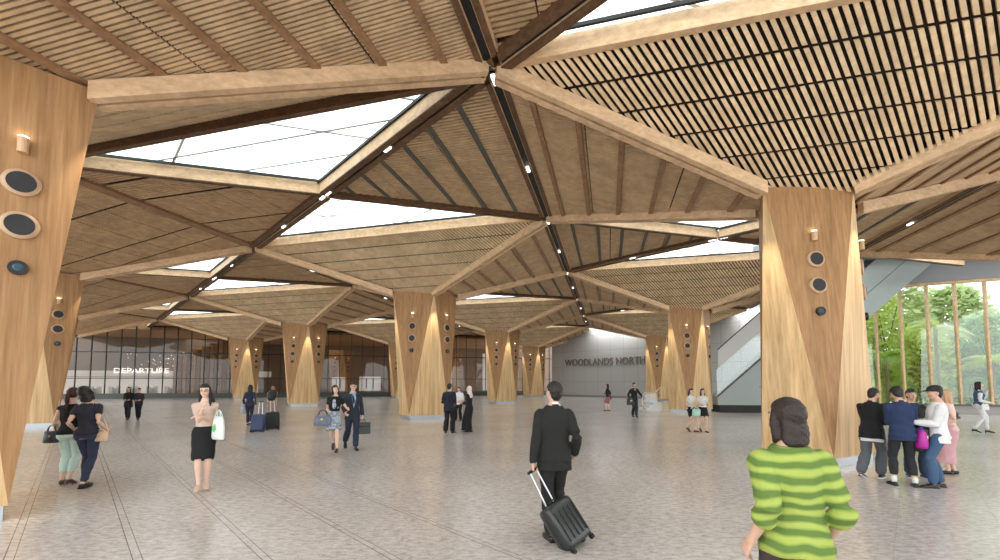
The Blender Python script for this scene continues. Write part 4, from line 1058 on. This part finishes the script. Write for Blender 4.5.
m = MB(); m.add(*ellipsoid((0, 0, 0), (.20, .17, .27), Matrix.Rotation(R(-25), 3, 'X'), 20, 14)); m.build('pack', plain('black nylon', (.015, .016, .018), .5), bk, True)
m = MB(); m.add(*ellipsoid((.02, -.13, -.10), (.13, .07, .11), None, 16, 10)); m.build('pocket', plain('black nylon', (.015, .016, .018), .5), bk, True)
m = MB()
for sx in (-1, 1): m.tube([(sx * .10, .02, .22), (sx * .13, .20, .26), (sx * .15, .28, .10), (sx * .14, .14, -.12)], .018, 6)
m.build('strap', BLACK, bk)
cw = pix(272.5, 430); suitcase(cw, cw + Vector((-.16, .22, 1.05)), .44, .58, .28, plain('black nylon case', (.012, .016, .015), .55), 'black soft trolley case standing right of the blue one', up=(1, .2, 0))

# 9, 10 couple with linked arms
p = Person('woman in short black cardigan and grey patterned dress, looking up and right', 1.60, pix(333, 452)[:2], 165, feet=((-.12, .22, 0, 4), (.03, -.26, .09, -4)), hands=((-.38, .18, 1.10), (.12, .24, 1.06)), female=True, skin=SKIN2, head=(-26, 10, 8),
           elbow=((-.8, -.6, -.6), (1, -.3, -.6)), voxel=.010, heel=.06, seed=9, lean=(0, -3, 0))
def pattern_mat():
    m, nt, q = new_mat('grey patterned dress'); v_ = nt.nodes.new('ShaderNodeTexVoronoi'); v_.inputs['Scale'].default_value = 26; tc = nt.nodes.new('ShaderNodeTexCoord'); cr = nt.nodes.new('ShaderNodeValToRGB')
    nt.links.new(tc.outputs['Object'], v_.inputs['Vector']); nt.links.new(v_.outputs['Color'], cr.inputs[0]); nt.links.new(cr.outputs[0], q.inputs['Base Color'])
    cr.color_ramp.elements[0].color = (.12, .16, .22, 1); cr.color_ramp.elements[1].color = (.55, .60, .66, 1); q.inputs['Roughness'].default_value = .8; return m
PAT = pattern_mat()
p.skirt(PAT, .34, .016, .02, .30, 'dress'); p.top('cardigan', BLK, .14, .022, .45, .018, .53); p.hair(HAIRD, 'bob', vol=1.06); p.shoes(plain('dark heel', (.05, .035, .035), .3))
m = MB(); vv, ff = ellipsoid(p.tt((0, .115, .33)) * p.sc, (.055 * p.sc, .028 * p.sc, .13 * p.sc)); m.add(vv, ff); m.build('dress_front', PAT, p.root, True)
e = p.world(p.el[1].lerp(p.wr[1], .2)); handbag(Vector((e.x - .06, e.y - .10, e.z)), R(8), .42, .20, .26, plain('patterned grey blue bag', (.16, .18, .24), .6, noise=.5, scale=14), 'large grey blue handbag on the arm of the woman in the patterned dress', strap=.12, trim=SHOE)
p = Person('man in dark suit and open blue shirt walking with the woman on his arm', 1.72, pix(352, 449)[:2], 150, feet=((-.04, .24, 0, -4), (.12, -.30, .10, 4)), hands=((-.25, .0, .86), (.22, .20, .96)), head=(10, 4, -3), skin=SKIN2, elbow=((-.6, -1, 0), (.6, -1, -.4)), curl=(1.2, .5), handdir=((0, 0, -1), None), voxel=.010, seed=10)
p.trousers(NAVY, .016); p.top('shirt', cloth('sky', (.30, .42, .60)), .0, .012, 0, 0, .56); p.collar(cloth('sky', (.30, .42, .60)), .062, .55, .035, 'shirt_collar'); p.shoes(SHOE, SHOE); p.hair(HAIRB, 'short'); p.glasses()
p.top('jacket', cloth('blue black', (.020, .026, .040)), -.14, .026, 1.92, .02, .53)
m = MB()
for sx in (-1, 1):
    pass
q = [p.tt((-.045, .0, .54)), p.tt((.045, .0, .54)), p.tt((.05, .0, .40)), p.tt((.0, .0, .16)), p.tt((-.05, .0, .40))]; yy = [.075, .075, .142, .128, .142]
m.prism([(a + p.M @ Vector((0, y_, 0))) * p.sc for a, y_ in zip(q, yy)], p.M @ Vector((0, .008, 0))); m.build('shirt_front', cloth('sky', (.30, .42, .60)), p.root)
e = p.palm(0, .10); br = empty('briefcase', e, R(20)); tag(br, 'black briefcase in the hand of the man in the blue shirt', 'briefcase')
m = MB(); vv, ff = loft([(0, 0, -.40), (0, 0, -.37), (0, 0, -.10), (0, 0, -.07)], [(.18, .04), (.20, .06), (.20, .055), (.17, .03)], n=4, dome=False)
v2 = MB(); v2.box(-.20, .20, -.05, .05, -.38, -.08); v2.build('case', SHOE, br); m = MB(); m.tube([(-.07, 0, -.08), (-.06, 0, -.01), (.06, 0, -.01), (.07, 0, -.08)], .01, 6); m.build('handle', SHOE, br); m = MB(); m.box(-.2, .2, -.056, -.05, -.20, -.17); m.build('flap_edge', BLACK, br)

# 11-13 group of three by the centre left column
p = Person('man in dark clothes seen from behind, left of the three by the column', 1.68, pix(449, 433)[:2], 10, feet=((-.13, .0, 0, -14), (.13, -.02, 0, 14)), hands=((-.16, .20, 1.05), (.16, .20, 1.05)), voxel=.013, seed=11, elbow=((-1, -.6, -.4), (1, -.6, -.4)))
p.trousers(BLK, .026, .98, .03); p.top('shirt', cloth('dark navy', (.012, .012, .026)), -.12, .03, 1.3, .03); p.shoes(SHOE); p.hair(HAIRB, 'short', vol=1.04)
p = Person('person in white shirt and black trousers standing behind the other two', 1.52, pix(459, 421)[:2], 200, feet=((-.10, .0, 0, 0), (.16, .05, 0, 0)), hands=((-.14, .22, 1.0), (.16, .20, 1.05)), voxel=.014, seed=12, elbow=((-1, -.4, -.4), (1, -.4, -.4)))
p.trousers(BLK, .02); p.top('shirt', WHITE, -.08, .024, 1.2, .024); p.shoes(SHOE); p.hair(HAIRB, 'short')
p = Person('woman in pale headscarf and long black dress, right of the group of three', 1.58, pix(469, 432)[:2], -75, feet=((-.05, .04, 0, 0), (.06, -.06, 0, 0)), hands=((-.12, .22, 1.08), (.10, .24, 1.10)), female=True, voxel=.013, seed=13, elbow=((-1, -.5, -.4), (1, -.5, -.4)))
p.skirt(BLK, .80, .03, .06, .12, 'dress'); p.top('blouse', BLK, -.08, .026, 1.95, .024); p.shoes(SHOE)
remesh('headscarf', [ellipsoid(p.hc + Vector((0, -.035, .02)), (.094, .10, .115), p.HR), loft([p.hc + Vector((0, -.03, -.05)), p.tt((0, -.03, .54)), p.tt((0, -.04, .44))], [(.085, .08), (.11, .10), (.15, .11)], n=16)], cloth('rose white', (.72, .60, .58)), p.root, .012, 3, .003, sc=p.sc)

# 14, 15 far walkers in front of the name wall
p = Person('distant woman with black jacket and red patterned skirt by the name wall', 1.62, pix(608, 411)[:2], -60, feet=((-.03, .10, 0, 0), (.04, -.10, 0, 0)), hands=((-.14, .18, 1.15), (.20, .05, .95)), female=True, skin=SKIN2, voxel=.016, seed=14)
p.skirt(cloth('rose', (.38, .12, .16)), .38, .016, .02); p.top('jacket', BLK, -.02, .018, 1.9, .014); p.hair(HAIRB, 'long', length=.12); p.shoes(plain('brown pump', (.10, .05, .04), .4))
m = MB(); vv, ff = ellipsoid(p.tt((0, .10, .32)) * p.sc, (.06, .04, .15)); m.add(vv, ff); m.build('blouse_front', WHITE, p.root, True)
e = p.world((.24, .0, 1.08)); handbag(e, R(10), .34, .14, .26, plain('dark blue bag', (.02, .025, .05), .4), 'dark bag at the side of the distant woman by the name wall', strap=.08)
p = Person('distant man in black walking towards the camera, right of the name wall woman', 1.70, pix(634.5, 417)[:2], 170, feet=((-.03, .14, 0, 0), (.03, -.14, .03, 0)), hands=((-.42, .05, 1.02), (.24, .04, .92)), skin=SKIN, voxel=.015, seed=15)
p.trousers(cloth('dark teal', (.012, .022, .028)), .014); p.top('coat', BLK, -.12, .02, 1.9, .016); p.shoes(SHOE); p.hair(HAIRB, 'short')
m = MB(); vv, ff = ellipsoid(p.tt((0, .075, .47)) * p.sc, (.035, .045, .06)); m.add(vv, ff); m.build('open_neck', SKIN, p.root, True)
e = p.world((.25, .06, 1.06)); handbag(e, R(10), .36, .16, .34, SHOE, 'black shoulder bag of the distant man in black', strap=.10, name='shoulder_bag')

# 16, 17 two girls in white tops
for (x, y, H, lab, sd, yw) in ((692, 431.5, 1.50, 'girl in white top and dark shorts, left of two by the column', 16, -145), (703.5, 432, 1.50, 'girl in white top and long hair with a mint bag, right of two', 17, -140)):
    p = Person(lab, H, pix(x, y)[:2], yw + 300 if sd == 16 else yw + 320, feet=((-.05, .12, 0, 0), (.06, -.16, .08, 0)), hands=((-.14, .20, 1.10), (.16, .18, 1.08)), female=True, skin=SKIN2, voxel=.013, seed=sd, elbow=((-1, -.5, -.4), (1, -.5, -.4)))
    p.skirt(BLK, .26, .016, .02, .10, 'shorts'); p.top('top', WHITE, -.02, .016, .7, .018); p.hair(HAIRB, 'long' if sd == 17 else 'pony', length=.18); p.shoes(plain('brown pump', (.10, .05, .04), .4))
    if sd == 17: e = p.world((.30, .10, 1.0)); handbag(e, R(12), .36, .12, .26, plain('mint bag', (.40, .66, .56), .5), 'mint green shopping bag carried by the right hand girl', 'shopping_bag', strap=.07)
    else: e = p.world((-.26, .06, 1.0)); handbag(e, R(12), .24, .12, .22, NAVY, 'dark bag on the arm of the left hand girl in white', strap=.07)

# 18-22 the group on the right
p = Person('young man in black jacket and grey trousers, left of the phone group', 1.64, pix(874, 478)[:2], 62, feet=((-.08, -.30, .05, 4), (.07, .10, 0, -6)), hands=((.0, .28, 1.08), (.12, .28, 1.08)), lean=(4, 0, 0), head=(20, -16, 0), voxel=.009, seed=18, elbow=((-1, -.5, -.5), (1, -.5, -.5)), curl=(.8, .8), hipz=.885)
p.trousers(GREYC, .026, .96, .02); p.top('jacket', BLK, -.14, .030, 1.9, .026); p.collar(BLK, .066, .53, .04); p.hair(HAIRB, 'short', vol=1.02); p.shoes(SHOE, SOLEW)
remesh('shirt_hem', [loft([p.tt((0, -.01, -.13)), p.tt((0, -.012, -.20))], [(.185, .137), (.178, .130)], n=20, dome=False)], WHITE, p.root, .009, 1, .002, sc=p.sc)
q1 = p
p = Person('young man in navy shirt and black trousers, seen from behind, head bowed', 1.66, pix(905, 486)[:2], 24, feet=((-.14, .0, 0, -8), (.13, -.02, 0, 10)), hands=((-.06, .30, 1.14), (.10, .32, 1.14)), head=(-8, -24, 0), lean=(3, 0, 0), voxel=.009, seed=19, elbow=((-1, -.6, -.5), (1, -.6, -.5)), curl=(.8, .8))
p.trousers(cloth('black jean', (.018, .019, .022)), .014, .93, .004); p.top('shirt', cloth('navy shirt', (.014, .030, .085)), -.12, .026, 1.5, .024); p.collar(cloth('navy shirt', (.014, .030, .085)), .066, .53, .04); p.hair(HAIRB, 'short', vol=1.10); p.shoes(SHOE, SHOE)
remesh('sock', [loft([p.ank[k] + Vector((0, 0, .05)), p.ank[k] + Vector((0, 0, .0))], [.042, .042], n=12) for k in (0, 1)], WHITE, p.root, .009, 0, sc=p.sc)
e = p.world((.27, .06, 1.16)); handbag(e, R(-30), .26, .20, .44, SHOE, 'black shoulder bag hanging behind the man in the navy shirt', 'shoulder_bag', strap=.10)
p = Person('man in white shirt, blue jeans and black cap, right of the phone group', 1.66, pix(940, 488)[:2], -62, feet=((-.08, .10, 0, -12), (.08, -.04, 0, 6)), hands=((-.08, .30, 1.10), (.08, .28, 1.12)), head=(-10, -8, 0), voxel=.009, seed=20, elbow=((-.8, -.6, -.6), (.8, -.6, -.6)), curl=(.8, .8), lean=(-3, 0, 0))
p.trousers(DENIM, .020, .97, .010); p.top('shirt', WHITE, -.13, .026, 1.92, .026, fold=.003); p.collar(WHITE, .066, .53, .04); p.hair(HAIRB, 'short'); p.shoes(SHOE, SHOE)
H = p.HR; cp = remesh('cap', [ellipsoid(p.hc + H @ Vector((0, -.012, .065)), (.089, .106, .070), H), loft([p.hc + H @ Vector((0, .06, .052)), p.hc + H @ Vector((0, .165, .040))], [(.07, .010), (.052, .007)], ref=H @ Vector((1, 0, 0)), n=14)], plain('black cap', (.012, .012, .014), .7), p.root, .008, 1, sc=p.sc)
e = p.world((-.14, .24, 1.04)); handbag(e, R(60), .20, .15, .30, plain('magenta nylon', (.42, .015, .30), .4), 'magenta and purple bag between the navy shirt and the white shirt', 'backpack', strap=.06, trim=plain('purple nylon', (.06, .04, .28), .5))
p = Person('fair haired woman in pale pink, mostly hidden behind the white shirted man', 1.58, pix(951, 474)[:2], -50, feet=((-.06, .04, 0, 0), (.07, -.06, 0, 0)), hands=((-.16, .16, 1.05), (.20, .06, 1.10)), female=True, skin=SKIN2, voxel=.011, seed=21, elbow=((-1, -.6, -.4), (.8, -1, -.2)))
p.skirt(cloth('pink print', (.60, .34, .36)), .66, .022, .06, .12, 'dress'); p.top('blouse', cloth('blush', (.72, .52, .46)), -.02, .018, .4, .014); p.hair(plain('fair hair', (.52, .30, .17), .5), 'long', length=.22); p.shoes(SHOE)
remesh('dark_sleeve', [p.arm(1, .020, 0, 1.7)], cloth('olive grey', (.05, .05, .045)), p.root, .011, 2, .003, sc=p.sc)
p = Person('person in blue jeans and blue trainers behind the navy shirted man', 1.60, pix(915, 477)[:2], 200, feet=((-.12, .04, 0, -10), (.10, .0, 0, 10)), hands=((-.14, .22, 1.05), (.14, .22, 1.05)), voxel=.012, seed=22, elbow=((-1, -.5, -.4), (1, -.5, -.4)))
p.trousers(cloth('dark denim', (.03, .05, .10)), .022, .95, .01); p.top('shirt', BLK, -.14, .022, 1.2, .022); p.hair(HAIRB, 'short'); p.shoes(plain('blue trainer', (.03, .06, .18), .5), SOLEW)

# 23 woman by the garden window
p = Person('woman in white trousers and denim waistcoat walking by the garden window', 1.70, pix(981, 433.5)[:2], 122, feet=((-.03, .16, 0, 0), (.03, -.16, .03, 0)), hands=((-.10, .22, 1.36), (.16, .20, 1.02)), female=True, skin=SKIN2, voxel=.011, seed=23, heel=.05, elbow=((-1, -.4, -.6), (.8, -1, -.4)), handdir=((.2, .1, 1), None))
p.trousers(WHITE, .014, .96, .006); p.top('blouse', WHITE, -.02, .014, 1.9, .016); p.top('waistcoat', DENIM, .02, .022, 0, 0, .52); p.hair(HAIRD, 'long', length=.26); p.shoes(SHOE)
e = p.world((.24, .06, 1.06)); handbag(e, R(10), .32, .10, .20, plain('white leather', (.75, .75, .73), .4), 'white handbag of the woman by the garden window', strap=.05)

# 24 walker in the striped green jumper, close to the camera
def stripes():
    m, nt, q = new_mat('green striped knit'); N = nt.nodes; L = nt.links; tc = N.new('ShaderNodeTexCoord'); sx = N.new('ShaderNodeSeparateXYZ'); L.new(tc.outputs['Object'], sx.inputs[0])
    n = N.new('ShaderNodeTexNoise'); n.inputs['Scale'].default_value = 3; L.new(tc.outputs['Object'], n.inputs['Vector'])
    a = N.new('ShaderNodeMath'); a.operation = 'MULTIPLY_ADD'; a.inputs[1].default_value = .14; L.new(n.outputs['Fac'], a.inputs[0]); L.new(sx.outputs['Z'], a.inputs[2])
    b = N.new('ShaderNodeMath'); b.operation = 'MULTIPLY'; b.inputs[1].default_value = 88; L.new(a.outputs[0], b.inputs[0]); c = N.new('ShaderNodeMath'); c.operation = 'SINE'; L.new(b.outputs[0], c.inputs[0])
    cr = N.new('ShaderNodeValToRGB'); e = cr.color_ramp.elements; e[0].position = .25; e[0].color = (.11, .18, .035, 1); e[1].position = .9; e[1].color = (.36, .43, .09, 1); k = e.new(.5); k.color = (.21, .31, .055, 1)
    r_ = N.new('ShaderNodeMapRange'); r_.inputs['From Min'].default_value = -1; L.new(c.outputs[0], r_.inputs[0]); L.new(r_.outputs[0], cr.inputs[0]); L.new(cr.outputs[0], q.inputs['Base Color']); q.inputs['Roughness'].default_value = .9; return m
p = Person('person in a bright green striped jumper, close to the camera, seen from behind', 1.63, (1.60, 2.33), 4, feet=((-.09, -.10, 0, 0), (.09, .14, 0, 0)), hands=((-.25, -.02, .90), (.26, .08, .90)), head=(-14, 2, 0), voxel=.0075, seed=24, elbow=((0, -1, 0), (.05, -1, 0)), curl=(.55, .6), skin=SKIN)
p.trousers(cloth('dark brown', (.05, .035, .035)), .016); p.top('jumper', stripes(), -.06, .030, 1.45, .030, .555, fold=.004); p.collar(plain('orange neckband', (.5, .28, .08), .8), .062, .54, .02, 'neckband'); p.hair(HAIRD, 'bob', vol=1.04); p.shoes(SHOE, SHOE)
